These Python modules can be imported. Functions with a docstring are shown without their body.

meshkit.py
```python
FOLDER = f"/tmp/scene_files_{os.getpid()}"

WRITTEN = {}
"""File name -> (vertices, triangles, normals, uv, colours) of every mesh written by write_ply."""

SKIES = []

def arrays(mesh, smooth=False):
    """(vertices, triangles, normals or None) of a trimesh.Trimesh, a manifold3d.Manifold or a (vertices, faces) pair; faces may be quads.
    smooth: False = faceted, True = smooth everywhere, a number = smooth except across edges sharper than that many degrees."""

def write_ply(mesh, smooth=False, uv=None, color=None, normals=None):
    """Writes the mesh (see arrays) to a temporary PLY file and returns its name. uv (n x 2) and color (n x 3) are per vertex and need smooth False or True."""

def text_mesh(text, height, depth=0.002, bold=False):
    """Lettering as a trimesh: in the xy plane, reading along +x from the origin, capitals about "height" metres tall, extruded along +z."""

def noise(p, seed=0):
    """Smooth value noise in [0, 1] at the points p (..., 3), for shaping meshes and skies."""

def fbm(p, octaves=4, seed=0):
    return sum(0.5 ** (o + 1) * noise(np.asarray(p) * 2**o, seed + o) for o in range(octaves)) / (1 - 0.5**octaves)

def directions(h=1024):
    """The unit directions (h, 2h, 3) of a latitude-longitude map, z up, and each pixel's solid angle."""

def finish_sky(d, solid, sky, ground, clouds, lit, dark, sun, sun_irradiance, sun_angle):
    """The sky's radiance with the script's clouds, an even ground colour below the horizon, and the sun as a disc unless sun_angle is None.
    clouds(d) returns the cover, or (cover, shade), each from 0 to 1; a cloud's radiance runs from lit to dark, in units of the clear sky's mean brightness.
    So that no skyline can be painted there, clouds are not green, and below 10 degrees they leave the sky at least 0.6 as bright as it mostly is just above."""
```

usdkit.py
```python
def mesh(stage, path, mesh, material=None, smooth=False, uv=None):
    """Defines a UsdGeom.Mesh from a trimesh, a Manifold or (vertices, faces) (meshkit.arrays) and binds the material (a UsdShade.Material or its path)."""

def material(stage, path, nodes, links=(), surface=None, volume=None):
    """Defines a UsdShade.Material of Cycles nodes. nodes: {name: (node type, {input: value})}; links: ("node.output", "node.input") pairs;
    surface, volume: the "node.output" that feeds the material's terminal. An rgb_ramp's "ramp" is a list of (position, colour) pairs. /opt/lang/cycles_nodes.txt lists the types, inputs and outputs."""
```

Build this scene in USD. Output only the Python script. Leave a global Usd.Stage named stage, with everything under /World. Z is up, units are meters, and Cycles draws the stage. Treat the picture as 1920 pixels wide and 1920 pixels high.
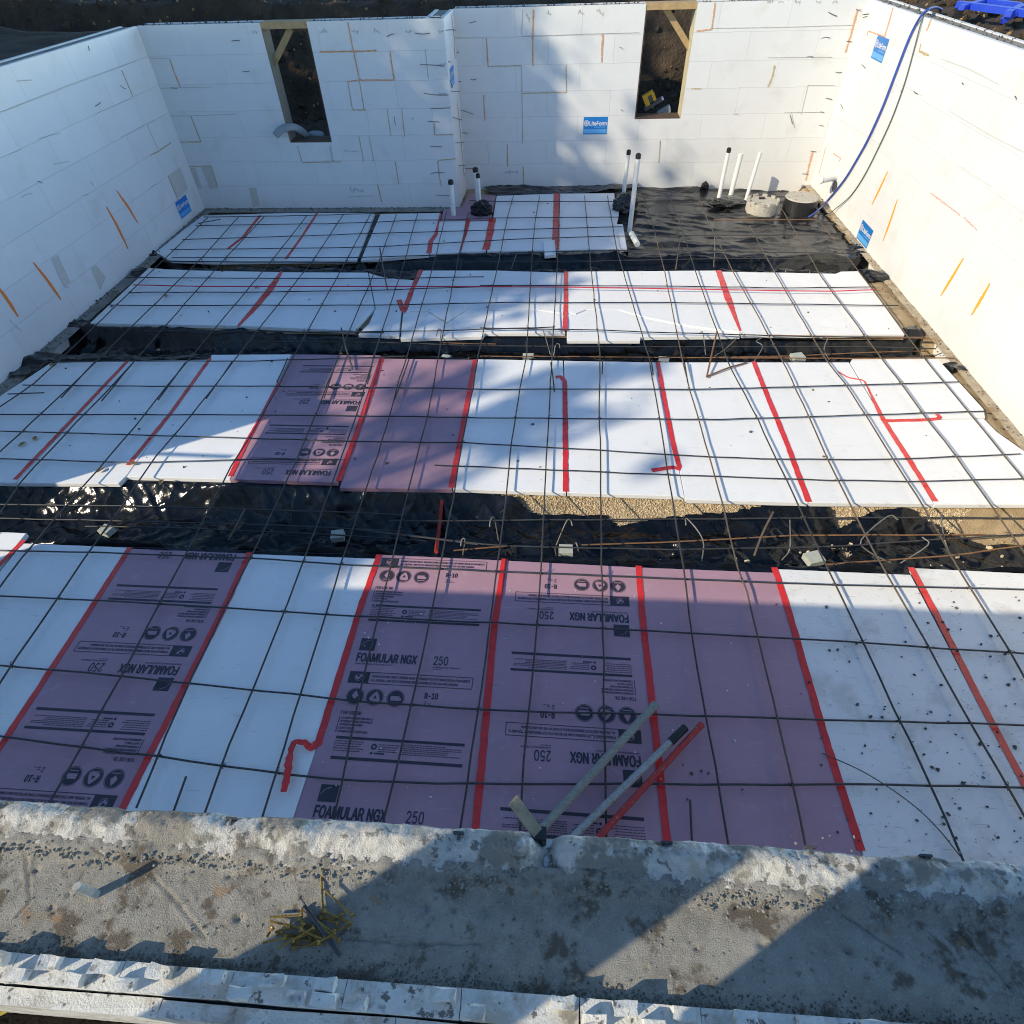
import math, numpy as np, trimesh, usdkit, meshkit
from shapely.geometry import Polygon, LineString, box as sbox
from pxr import Usd, UsdGeom, UsdLux, UsdShade, Gf, Sdf, Vt

stage = Usd.Stage.CreateInMemory()
UsdGeom.SetStageUpAxis(stage, UsdGeom.Tokens.z)
UsdGeom.SetStageMetersPerUnit(stage, 1.0)
world = UsdGeom.Xform.Define(stage, '/World'); stage.SetDefaultPrim(world.GetPrim())
UsdGeom.Scope.Define(stage, '/World/Looks')
rng = np.random.default_rng(7)

# ---------------------------------------------------------------- camera
CAM = np.array([0, 0, 4.31]); YAW, PITCH, ROLL, FOC = -0.0910234, 0.7994679, 0.0376476, 1116.98   # focal length in 1920ths of the picture
_f = np.array([math.sin(YAW) * math.cos(PITCH), math.cos(YAW) * math.cos(PITCH), -math.sin(PITCH)])
_r = np.array([math.cos(YAW), -math.sin(YAW), 0.0]); _d = np.cross(_f, _r)
_c, _s = math.cos(ROLL), math.sin(ROLL)
RIGHT, DOWN, FWD = _c * _r + _s * _d, -_s * _r + _c * _d, _f
cam = UsdGeom.Camera.Define(stage, '/World/camera')
cam.AddTransformOp().Set(Gf.Matrix4d(*[float(v) for row in ((*RIGHT, 0), (*-DOWN, 0), (*-FWD, 0), (*CAM, 1)) for v in row]))
cam.CreateFocalLengthAttr(20.0); cam.CreateHorizontalApertureAttr(20 * 1920 / FOC); cam.CreateVerticalApertureAttr(20 * 1920 / FOC)
cam.CreateClippingRangeAttr(Gf.Vec2f(0.05, 500)); cam.CreateExposureAttr(0.47)

# ---------------------------------------------------------------- sky and sun
ELEV, DX, DY = math.radians(29.5), 0.85, 0.527                     # the light travels towards +x, +y
TO_SUN = np.array([-DX * math.cos(ELEV), -DY * math.cos(ELEV), math.sin(ELEV)]); TO_SUN /= np.linalg.norm(TO_SUN)
sky_mat = usdkit.material(stage, '/World/Looks/sky', {
    'sky': ('sky_texture', {'sky_type': 'single_scattering', 'sun_disc': False, 'sun_elevation': ELEV, 'sun_rotation': math.atan2(TO_SUN[0], TO_SUN[1]), 'air_density': 1.0, 'aerosol_density': 0.1, 'ozone_density': 1.2}),
    'tone': ('hsv', {'saturation': 1.18}),
    'bg': ('background_shader', {'strength': 0.15})}, [('sky.color', 'tone.color'), ('tone.color', 'bg.color')], surface='bg.background')
dome = UsdLux.DomeLight.Define(stage, '/World/sky')
UsdShade.MaterialBindingAPI.Apply(dome.GetPrim()).Bind(sky_mat)
dome.GetPrim().SetCustomDataByKey('kind', 'structure')
sun = UsdLux.DistantLight.Define(stage, '/World/sun')
sun.CreateIntensityAttr(0.96); sun.CreateNormalizeAttr(True) if hasattr(sun, 'CreateNormalizeAttr') else None
sun.CreateAngleAttr(0.55); sun.CreateColorAttr(Gf.Vec3f(1.0, 0.875, 0.65))
_z = TO_SUN; _x = np.cross([0, 0, 1.0], _z); _x /= np.linalg.norm(_x); _y = np.cross(_z, _x)
sun.AddTransformOp().Set(Gf.Matrix4d(*[float(v) for row in ((*_x, 0), (*_y, 0), (*_z, 0), (0, 0, 0, 1)) for v in row]))

# ---------------------------------------------------------------- measuring: a pixel of the 1920 photograph -> a point on a real plane
def _ray(px, py): return RIGHT * (px - 960) / FOC + DOWN * (py - 960) / FOC + FWD
def P(px, py, z=0.0): r = _ray(px, py); return CAM + r * (z - CAM[2]) / r[2]
def W(axis, c, px, py): r = _ray(px, py); i = 'xyz'.index(axis); return CAM + r * (c - CAM[i]) / r[i]

# ---------------------------------------------------------------- scene helpers
used = {}
def path_of(name, parent):
    base = ('/World/' if parent is None else str(parent.GetPath()) + '/') + name
    n = used.get(base, 0); used[base] = n + 1
    return base if n == 0 else f'{base}_{n:03d}'
def tag(prim, label=None, cat=None, group=None, kind=None):
    for k, v in (('label', label), ('category', cat), ('group', group), ('kind', kind)):
        if v: prim.SetCustomDataByKey(k, v)
    return prim
def obj(name, mesh, mat, parent=None, label=None, cat=None, group=None, kind=None, smooth=False):
    if isinstance(mesh, list): mesh = trimesh.util.concatenate(mesh)
    return tag(usdkit.mesh(stage, path_of(name, parent), mesh, M[mat], smooth=smooth).GetPrim(), label, cat, group, kind)
def thing(name, label, cat, group=None, loc=None):
    x = UsdGeom.Xform.Define(stage, path_of(name, None))
    if loc is not None: x.AddTranslateOp().Set(Gf.Vec3d(*map(float, loc)))
    return tag(x.GetPrim(), label, cat, group)

# ---------------------------------------------------------------- mesh helpers
def boxm(lo, hi):
    b = trimesh.creation.box(extents=np.subtract(hi, lo)); b.apply_translation((np.add(lo, hi)) / 2); return b
def tube(pts, r, n=7, cap=True):
    pts = np.asarray(pts, float); m = len(pts); rr = np.broadcast_to(np.asarray(r, float), (m,))
    t = np.gradient(pts, axis=0); t /= np.maximum(np.linalg.norm(t, axis=1, keepdims=True), 1e-9)
    up = np.array([0, 0, 1.0]) if abs(t[0][2]) < 0.9 else np.array([1.0, 0, 0])
    a = np.linspace(0, 2 * math.pi, n, endpoint=False); V = []
    for i in range(m):
        s = np.cross(t[i], up); s /= np.linalg.norm(s); up = np.cross(s, t[i])
        V.append(pts[i] + rr[i] * (np.outer(np.cos(a), s) + np.outer(np.sin(a), up)))
    V = np.concatenate(V); F = []
    for i in range(m - 1):
        for k in range(n):
            p, q = i * n + k, i * n + (k + 1) % n
            F += [[p, q, q + n], [p, q + n, p + n]]
    if cap:
        V = np.vstack([V, pts[0], pts[-1]]); c0, c1 = len(V) - 2, len(V) - 1
        for k in range(n):
            F += [[c0, (k + 1) % n, k], [c1, (m - 1) * n + k, (m - 1) * n + (k + 1) % n]]
    return trimesh.Trimesh(V, F, process=False)
def bar_between(a, b, w, h, up=(0, 0, 1)):
    a, b = np.asarray(a, float), np.asarray(b, float); t = b - a; L = np.linalg.norm(t); t /= L
    s = np.cross(t, up); s /= np.linalg.norm(s); u = np.cross(s, t)
    m = trimesh.creation.box(extents=(L, w, h)); T = np.eye(4); T[:3, :3] = np.stack([t, s, u], 1); T[:3, 3] = (a + b) / 2
    m.apply_transform(T); return m
def resample(pts, step):
    pts = np.asarray(pts, float); d = np.r_[0, np.cumsum(np.linalg.norm(np.diff(pts, axis=0), axis=1))]
    k = np.linspace(0, d[-1], max(2, int(d[-1] / step) + 1))
    return np.stack([np.interp(k, d, pts[:, i]) for i in range(3)], 1)
def spline(pts, n=8):
    p = np.asarray(pts, float); p = np.vstack([2 * p[0] - p[1], p, 2 * p[-1] - p[-2]]); out = []
    for i in range(1, len(p) - 2):
        for t in np.linspace(0, 1, n, endpoint=False):
            out.append(0.5 * (2 * p[i] + (p[i + 1] - p[i - 1]) * t + (2 * p[i - 1] - 5 * p[i] + 4 * p[i + 1] - p[i + 2]) * t * t + (3 * p[i] - p[i - 1] - 3 * p[i + 1] + p[i + 2]) * t ** 3))
    return np.array(out + [p[-2]])
def ribbon(pts, w, n, thick=0.002, jit=0.15, step=0.04, seed=0):
    """A flat strip lying along pts on a surface of normal n, its edges a little uneven."""
    q = resample(pts, step); g = np.random.default_rng(abs(int(seed))); n = np.asarray(n, float)
    t = np.gradient(q, axis=0); t /= np.linalg.norm(t, axis=1, keepdims=True); s = np.cross(n, t); s /= np.linalg.norm(s, axis=1, keepdims=True)
    w = np.broadcast_to(np.asarray(w, float), (len(q),)) if np.ndim(w) == 0 else np.interp(np.linspace(0, 1, len(q)), np.linspace(0, 1, len(w)), w)
    wl, wr = (w / 2 * (1 + jit * g.normal(size=len(q))) for _ in range(2)); hgt = thick * (1 + 0.2 * g.normal(size=len(q)))
    A, B = q - s * wl[:, None], q + s * wr[:, None]; C, D = A + n * hgt[:, None], B + n * hgt[:, None]
    V = np.concatenate([A, B, C, D]); m = len(q); F = []
    for i in range(m - 1):
        for a, b in ((2 * m, 3 * m), (0, 2 * m), (3 * m, m)):
            F += [[a + i, a + i + 1, b + i + 1], [a + i, b + i + 1, b + i]]
    F += [[0, 2 * m, 3 * m], [0, 3 * m, m], [m - 1, 2 * m - 1, 4 * m - 1], [m - 1, 4 * m - 1, 3 * m - 1]]
    me = trimesh.Trimesh(V, F, process=False); return me
def plate(poly, z0, z1):
    """A polygon in plan, extruded from z0 to z1."""
    gs = [g for g in getattr(poly, 'geoms', [poly]) if g.area > 1e-6]
    ms = [trimesh.creation.extrude_polygon(g, z1 - z0, engine='earcut') for g in gs]
    m = trimesh.util.concatenate(ms); m.apply_translation((0, 0, z0)); return m
def grid(xs, ys, zf):
    X, Y = np.meshgrid(xs, ys, indexing='ij'); Z = zf(X, Y); n, m = X.shape
    i = np.arange(n * m).reshape(n, m); q = np.stack([i[:-1, :-1], i[1:, :-1], i[1:, 1:], i[:-1, 1:]], -1).reshape(-1, 4)
    return np.stack([X, Y, Z], -1).reshape(-1, 3), np.vstack([q[:, [0, 1, 2]], q[:, [0, 2, 3]]])
def nz(X, Y, s, seed=0, oct=3, sy=None):
    p = np.stack([np.asarray(X) * s, np.asarray(Y) * (sy or s), np.zeros_like(X, float) + 0.37], -1); return meshkit.fbm(p, oct, seed)
def ridge(X, Y, s, seed, sy=None, pw=3):
    p = np.stack([np.asarray(X) * s, np.asarray(Y) * (sy or s), np.zeros_like(X, float) + 0.61], -1); return (1 - np.abs(2 * meshkit.noise(p, seed) - 1)) ** pw

# ---------------------------------------------------------------- materials
M = {}
def mat(name, color, rough=0.6, var=0.15, scale=6.0, detail=6.0, bump=0.0, bscale=60.0, dist=0.01, metal=0.0, stains=(), spec=0.5, coat=0.0, obj_var=0.0, trans=0.0, scratch=None):
    """Base colour varied by noise; stains: (colour, noise scale, threshold, softness, strength) patches laid over it."""
    c = np.asarray(color, float)
    N = {'geo': ('geometry', {}), 'n': ('noise_texture', {'scale': scale, 'detail': detail, 'roughness': 0.6}),
         'r': ('rgb_ramp', {'ramp': [(0.25, tuple(c * (1 - var))), (0.75, tuple(np.minimum(c * (1 + var), 0.95)))]}),
         'p': ('principled_bsdf', {'roughness': rough, 'metallic': metal, 'specular_ior_level': spec, 'coat_weight': coat})}
    L = [('geo.position', 'n.vector'), ('n.fac', 'r.fac')]; last = 'r.color'
    if obj_var:
        N['oi'] = ('object_info', {}); N['om'] = ('map_range', {'from_min': 0.0, 'from_max': 1.0, 'to_min': 1 - obj_var, 'to_max': 1 + obj_var})
        N['oc'] = ('combine_color', {'color_type': 'rgb'}); N['ov'] = ('mix', {'mix_type': 'multiply', 'fac': 1.0})
        L += [('oi.random', 'om.value'), ('om.result', 'oc.r'), ('om.result', 'oc.g'), ('om.result', 'oc.b'), (last, 'ov.color1'), ('oc.color', 'ov.color2')]; last = 'ov.color'
    for i, (sc, ss, th, so, st) in enumerate(stains):
        N[f's{i}'] = ('noise_texture', {'scale': ss, 'detail': 5.0, 'roughness': 0.65}); N[f'sm{i}'] = ('map_range', {'from_min': th, 'from_max': th + so, 'to_min': 0.0, 'to_max': st, 'clamp': True})
        N[f'sx{i}'] = ('mix', {'color2': tuple(sc)}); N[f'mp{i}'] = ('mapping', {'location': (3.1 * i + 1.3, 7.7 * i, 0.4)})
        L += [('geo.position', f'mp{i}.vector'), (f'mp{i}.vector', f's{i}.vector'), (f's{i}.fac', f'sm{i}.value'), (f'sm{i}.result', f'sx{i}.fac'), (last, f'sx{i}.color1')]; last = f'sx{i}.color'
    if scratch:
        for k, (rot, sc, st) in enumerate(((0.5, (4, 70, 4), 0.5), (-0.9, (5, 60, 5), 0.4))):
            N[f'km{k}'] = ('mapping', {'rotation': (0, 0, rot), 'scale': sc}); N[f'kn{k}'] = ('noise_texture', {'scale': 1.0, 'detail': 3.0, 'roughness': 0.6}); N[f'kr{k}'] = ('map_range', {'from_min': 0.66, 'from_max': 0.70, 'to_min': 0.0, 'to_max': st, 'clamp': True}); N[f'kx{k}'] = ('mix', {'color2': tuple(scratch)})
            L += [('geo.position', f'km{k}.vector'), (f'km{k}.vector', f'kn{k}.vector'), (f'kn{k}.fac', f'kr{k}.value'), (f'kr{k}.result', f'kx{k}.fac'), (last, f'kx{k}.color1')]; last = f'kx{k}.color'
    L.append((last, 'p.base_color'))
    if bump:
        N['bn'] = ('noise_texture', {'scale': bscale, 'detail': 6.0, 'roughness': 0.65}); N['b'] = ('bump', {'strength': bump, 'distance': dist})
        L += [('geo.position', 'bn.vector'), ('bn.fac', 'b.height'), ('b.normal', 'p.normal')]
    out = 'p.BSDF'
    if trans:
        N['t'] = ('translucent_bsdf', {'color': tuple(c)}); N['mx'] = ('mix_closure', {'fac': trans}); L += [('p.BSDF', 'mx.closure1'), ('t.BSDF', 'mx.closure2')]; out = 'mx.closure'
    M[name] = usdkit.material(stage, f'/World/Looks/{name}', N, L, surface=out)
DIRT = (0.22, 0.16, 0.10)
mat('white_foam', (0.79, 0.79, 0.785), 0.55, 0.03, 3, obj_var=0.03, bump=0.12, bscale=140, dist=0.004, stains=[((0.50, 0.45, 0.38), 5, 0.62, 0.12, 0.28), ((0.2, 0.17, 0.14), 38, 0.70, 0.05, 0.45)], scratch=(0.42, 0.40, 0.37))
mat('wall_foam', (0.69, 0.69, 0.68), 0.6, 0.03, 2.2, obj_var=0.02, bump=0.1, bscale=160, dist=0.003, stains=[((0.52, 0.48, 0.41), 1.8, 0.56, 0.18, 0.4), ((0.18, 0.16, 0.14), 22, 0.70, 0.04, 0.55)])
mat('muddy_foam', (0.74, 0.735, 0.72), 0.6, 0.04, 3, bump=0.15, bscale=140, dist=0.004, stains=[((0.42, 0.38, 0.32), 3.2, 0.52, 0.16, 0.45), ((0.25, 0.21, 0.16), 26, 0.64, 0.05, 0.6), ((0.14, 0.12, 0.1), 60, 0.66, 0.04, 0.6)], scratch=(0.25, 0.23, 0.2))
mat('faint_joint', (0.56, 0.55, 0.52), 0.8, 0.15, 30)
mat('purple_foam', (0.40, 0.235, 0.29), 0.5, 0.06, 4, bump=0.15, bscale=90, dist=0.004, stains=[((0.52, 0.42, 0.46), 9, 0.60, 0.14, 0.30), ((0.2, 0.13, 0.15), 40, 0.70, 0.05, 0.4)], scratch=(0.52, 0.42, 0.44))
mat('print_ink', (0.035, 0.03, 0.045), 0.5, 0.1)
mat('white_ink', (0.75, 0.72, 0.75), 0.5, 0.05)
mat('red_tape', (0.66, 0.028, 0.022), 0.26, 0.18, 14, bump=0.6, bscale=32, dist=0.006, coat=0.3)
mat('red_string', (0.5, 0.03, 0.06), 0.6)
mat('stirrup_steel', (0.20, 0.185, 0.165), 0.5, 0.3, 9, metal=0.3)
mat('steel', (0.048, 0.048, 0.048), 0.5, 0.35, 9, metal=0.2, bump=0.5, bscale=260, dist=0.003, stains=[((0.11, 0.075, 0.05), 3.5, 0.62, 0.12, 0.45)])
mat('worn_steel', (0.105, 0.085, 0.065), 0.65, 0.4, 9, metal=0.1, bump=0.5, bscale=260, dist=0.003, stains=[((0.20, 0.105, 0.05), 1.6, 0.55, 0.12, 0.8)])
mat('rusty_steel', (0.22, 0.11, 0.05), 0.7, 0.4, 9, metal=0.1, bump=0.5, bscale=260, dist=0.003, stains=[((0.09, 0.08, 0.07), 4, 0.55, 0.1, 0.7)])
mat('plastic', (0.0045, 0.005, 0.006), 0.13, 0.2, 6, bump=0.25, bscale=5, dist=0.03, stains=[((0.07, 0.06, 0.045), 3.2, 0.60, 0.16, 0.25)], spec=0.38)
mat('dusty_plastic', (0.012, 0.012, 0.0125), 0.17, 0.2, 3, bump=0.2, bscale=6, dist=0.03, stains=[((0.075, 0.07, 0.06), 1.6, 0.48, 0.2, 0.5)], spec=0.5)
mat('concrete', (0.285, 0.265, 0.225), 0.85, 0.3, 26, 8, bump=0.9, bscale=380, dist=0.005, stains=[((0.13, 0.12, 0.10), 300, 0.56, 0.08, 0.45), ((0.52, 0.50, 0.45), 230, 0.57, 0.08, 0.5), ((0.38, 0.36, 0.32), 6, 0.52, 0.12, 0.4), ((0.10, 0.075, 0.05), 10, 0.54, 0.06, 0.85), ((0.34, 0.19, 0.08), 15, 0.64, 0.05, 0.6), ((0.09, 0.075, 0.055), 42, 0.63, 0.04, 0.55)])
mat('old_concrete', (0.27, 0.255, 0.22), 0.9, 0.3, 10, 8, bump=0.8, bscale=70, dist=0.02, stains=[((0.13, 0.10, 0.07), 3.5, 0.55, 0.12, 0.7)])
mat('crumbled_foam', (0.60, 0.58, 0.535), 0.85, 0.25, 40, 8, bump=1.0, bscale=300, dist=0.007, stains=[((0.46, 0.34, 0.21), 9, 0.56, 0.1, 0.55), ((0.25, 0.23, 0.195), 7, 0.50, 0.06, 0.9), ((0.10, 0.09, 0.075), 30, 0.58, 0.04, 0.75)])
mat('edge_foam', (0.60, 0.595, 0.57), 0.75, 0.15, 30, bump=0.7, bscale=220, dist=0.005, stains=[((0.40, 0.35, 0.28), 12, 0.52, 0.1, 0.75), ((0.06, 0.055, 0.05), 38, 0.60, 0.04, 0.85), ((0.12, 0.105, 0.085), 13, 0.60, 0.05, 0.6)])
mat('soil', (0.068, 0.047, 0.029), 0.95, 0.5, 2.2, 10, bump=1.0, bscale=9, dist=0.12, stains=[((0.14, 0.095, 0.055), 1.3, 0.55, 0.15, 0.6), ((0.022, 0.028, 0.02), 4, 0.56, 0.1, 0.6)])
mat('sand', (0.40, 0.30, 0.18), 0.95, 0.25, 7, 9, bump=1.0, bscale=60, dist=0.02, stains=[((0.25, 0.16, 0.08), 3.5, 0.55, 0.1, 0.6)])
mat('clay', (0.42, 0.35, 0.25), 0.95, 0.3, 9, 9, bump=0.9, bscale=50, dist=0.02, stains=[((0.28, 0.18, 0.10), 3.0, 0.52, 0.1, 0.7)])
mat('pebble', (0.56, 0.46, 0.31), 0.8, 0.25, 50, obj_var=0.3)
mat('clod', (0.10, 0.09, 0.075), 0.9, 0.4, 60, obj_var=0.3)
mat('leaf_bit', (0.10, 0.075, 0.035), 0.8, 0.4, 60)
mat('timber', (0.40, 0.27, 0.13), 0.7, 0.25, 14, bump=0.4, bscale=40, dist=0.004)
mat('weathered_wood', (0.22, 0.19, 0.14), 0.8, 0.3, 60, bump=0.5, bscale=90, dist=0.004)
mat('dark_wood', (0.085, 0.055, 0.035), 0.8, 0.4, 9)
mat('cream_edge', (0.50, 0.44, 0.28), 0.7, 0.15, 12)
mat('orange_paint', (0.85, 0.22, 0.03), 0.6, 0.15, 40)
mat('amber_paint', (0.85, 0.38, 0.03), 0.6, 0.15, 40)
mat('seam_orange', (0.62, 0.33, 0.17), 0.8, 0.35, 30)
mat('seam_tan', (0.50, 0.38, 0.20), 0.8, 0.35, 30)
mat('joint_grey', (0.42, 0.40, 0.37), 0.8, 0.3, 30)
mat('patch_grey', (0.55, 0.525, 0.475), 0.8, 0.12, 30)
mat('tie_dark', (0.05, 0.05, 0.055), 0.6, 0.3, 30)
mat('pencil', (0.30, 0.33, 0.42), 0.8, 0.2, 30)
mat('red_pencil', (0.72, 0.30, 0.22), 0.8, 0.2, 30)
mat('sticker_blue', (0.012, 0.17, 0.50), 0.35, 0.06, 10)
mat('sticker_pale', (0.10, 0.36, 0.72), 0.35, 0.06, 10)
mat('pvc', (0.72, 0.72, 0.69), 0.4, 0.05, 8, stains=[((0.45, 0.4, 0.32), 9, 0.62, 0.1, 0.4)])
mat('black_rubber', (0.016, 0.016, 0.017), 0.45, 0.3, 20)
mat('drain_grey', (0.26, 0.29, 0.30), 0.55, 0.15, 12)
mat('lid_grey', (0.43, 0.40, 0.34), 0.85, 0.25, 18, bump=0.6, bscale=60, dist=0.01, stains=[((0.15, 0.12, 0.08), 9, 0.58, 0.08, 0.6)])
mat('hose_blue', (0.035, 0.075, 0.36), 0.35, 0.1, 8)
mat('frame_blue', (0.02, 0.06, 0.52), 0.4, 0.1, 8)
mat('cable', (0.10, 0.105, 0.085), 0.5, 0.1)
mat('galvanised', (0.36, 0.37, 0.36), 0.5, 0.3, 60, metal=0.3, bump=0.4, bscale=160, dist=0.003, stains=[((0.30, 0.25, 0.17), 30, 0.52, 0.08, 0.8)])
mat('old_pipe', (0.27, 0.27, 0.23), 0.7, 0.3, 60, bump=0.6, bscale=160, dist=0.004, stains=[((0.38, 0.36, 0.3), 35, 0.55, 0.06, 0.7)])
mat('red_pipe', (0.42, 0.035, 0.03), 0.5, 0.25, 40, bump=0.4, bscale=160, dist=0.003, stains=[((0.36, 0.30, 0.24), 40, 0.60, 0.05, 0.7)])
mat('brass', (0.24, 0.15, 0.035), 0.4, 0.35, 120, metal=0.5)
mat('dobie', (0.40, 0.42, 0.37), 0.9, 0.1, 30, bump=0.4, bscale=120, dist=0.003)
mat('yellow', (0.75, 0.42, 0.02), 0.45, 0.08, 10)
mat('grey_plastic', (0.09, 0.09, 0.095), 0.5, 0.1, 10)
mat('red_mark', (0.36, 0.035, 0.02), 0.5, 0.5, 60)
mat('bark', (0.085, 0.065, 0.045), 0.9, 0.4, 6, bump=0.8, bscale=14, dist=0.05)
mat('foliage', (0.055, 0.085, 0.025), 0.6, 0.4, 1.2, trans=0.3)
mat('yellow_leaf', (0.50, 0.44, 0.10), 0.6, 0.25, 60, trans=0.25)
mat('fallen_leaf', (0.30, 0.19, 0.07), 0.7, 0.4, 60)

# ---------------------------------------------------------------- the plan of the place
XL, XR, YB1, YB2, XJ, HW, TH = -7.35, 5.25, 12.75, 13.95, -2.0, 2.95, 0.33
YN = 0.38                                                            # inner face of the near wall
T_SAND = -0.056
# trenches for the thickened slab, from front to back: (y0, y1, depth)
def trench_depth(X, Y):
    d = 0
    for y0, y1, dep in ((3.60, 4.62, 0.30), (7.06, 7.84, 0.26), (9.82, 10.42, 0.24)):
        w = 0.05 * (nz(X, Y, 1.1, 5, 2) - 0.5) * 2
        a = np.clip((Y - y0 + w) / 0.16, 0, 1) * np.clip((y1 + w - Y) / (0.42 if y0 < 4 else 0.2), 0, 1)
        d = np.maximum(d, dep * a * a * (3 - 2 * a))
    return d
def sub_z(X, Y): return T_SAND - trench_depth(X, Y) - 0.012 * nz(X, Y, 5, 3, 3) - 0.13 * np.clip((X - 1.0) / 0.3, 0, 1) * np.clip((Y - 10.3) / 0.3, 0, 1) * np.clip((5.1 - X) / 0.15, 0, 1)
v, f = grid(np.arange(XL - 0.1, XR + 0.12, 0.07), np.arange(YN - 0.05, YB2 + 0.12, 0.06), sub_z)
obj('sand_floor', (v, f), 'sand', kind='structure', smooth=True)

# the ground outside: one sheet, dug out for the basement and along its back and left sides
def ground_z(X, Y):
    n = nz(X, Y, 0.55, 21, 4) - 0.5; n2 = nz(X, Y, 2.6, 23, 4) - 0.5
    top = 2.86 + 0.45 * np.clip((Y - 16) / 6, 0, 1) + 0.25 * n + 0.28 * n2 + 0.2 * np.clip((-8.5 - X) / 5, 0, 1)
    top = np.where((X > XR) & (Y < 15.5), 2.80 + 0.10 * n + 0.10 * n2 + 0.06 * np.clip(X - 6.2, 0, 3), top)
    bank = 0.95 + np.clip((Y - (15.5 + 1.2 * n)) / 0.9, 0, 1) ** 0.8 * 2.1 + 0.35 * n2 + np.exp(-((X - 2.5) ** 2 / 0.25 + (Y - 15.0) ** 2 / 0.3)) * 0.55
    back = (Y > 12.9) & (X < XR + 0.6)
    z = np.where(back, np.minimum(top, bank), top)
    ramp = 0.55 + np.maximum(0, (XL - 0.4 - X)) * 0.42 + 0.15 * n2
    z = np.where((X < XL - 0.1) & (Y > -3) & (Y < 4.2), np.minimum(z, ramp), z)  # out of view; dug low so sun reaches the left wall opening
    z = np.where(Y < 0.2, np.where(X > XL - 0.1, 2.62 + 0.05 * n2, z), z)
    inside = (X > XL - 0.22) & (X < XR + 0.22) & (Y > 0.2) & (Y < np.where(X < XJ - 0.16, YB1, YB2) + 0.2)
    return np.where(inside, -0.9, z)
gx = np.unique(np.round(np.r_[-70, -50, -35, -25, np.arange(-18, -8, 0.5), np.arange(-8, 12, 0.14), XL - 0.23, XL - 0.21, XR + 0.21, XR + 0.23, XJ - 0.17, XJ - 0.15, np.arange(12, 20, 1), 25, 35, 50, 70], 3))
gy = np.unique(np.round(np.r_[-60, -40, -25, -15, np.arange(-10, 0, 0.5), 0.19, 0.21, np.arange(0.5, 12.5, 0.4), np.arange(12.5, 19, 0.12), YB1 + 0.19, YB1 + 0.21, YB2 + 0.19, YB2 + 0.21, np.arange(19, 26, 0.4), 30, 40, 60, 90], 3))
v, f = grid(gx, gy, ground_z)
obj('ground', (v, f), 'soil', kind='structure', smooth=True)

# concrete footing strips showing along the feet of the walls
def footing(name, x0, x1, y0, y1):
    nx, ny = max(6, int((x1 - x0) / 0.05)), max(6, int((y1 - y0) / 0.05))
    v, f = grid(np.linspace(x0, x1, nx), np.linspace(y0, y1, ny), lambda X, Y: -0.032 + 0.03 * nz(X, Y, 7, 31, 4))
    obj(name, (v, f), 'old_concrete' if 'right' not in name else 'clay', kind='structure', smooth=True)
footing('footing_left', XL - 0.02, -7.12, 0.4, YB1); footing('footing_back', -7.12, XJ + 0.02, 12.5, YB1 + 0.02); footing('footing_right', 5.12, XR + 0.02, 0.4, YB2)

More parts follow.
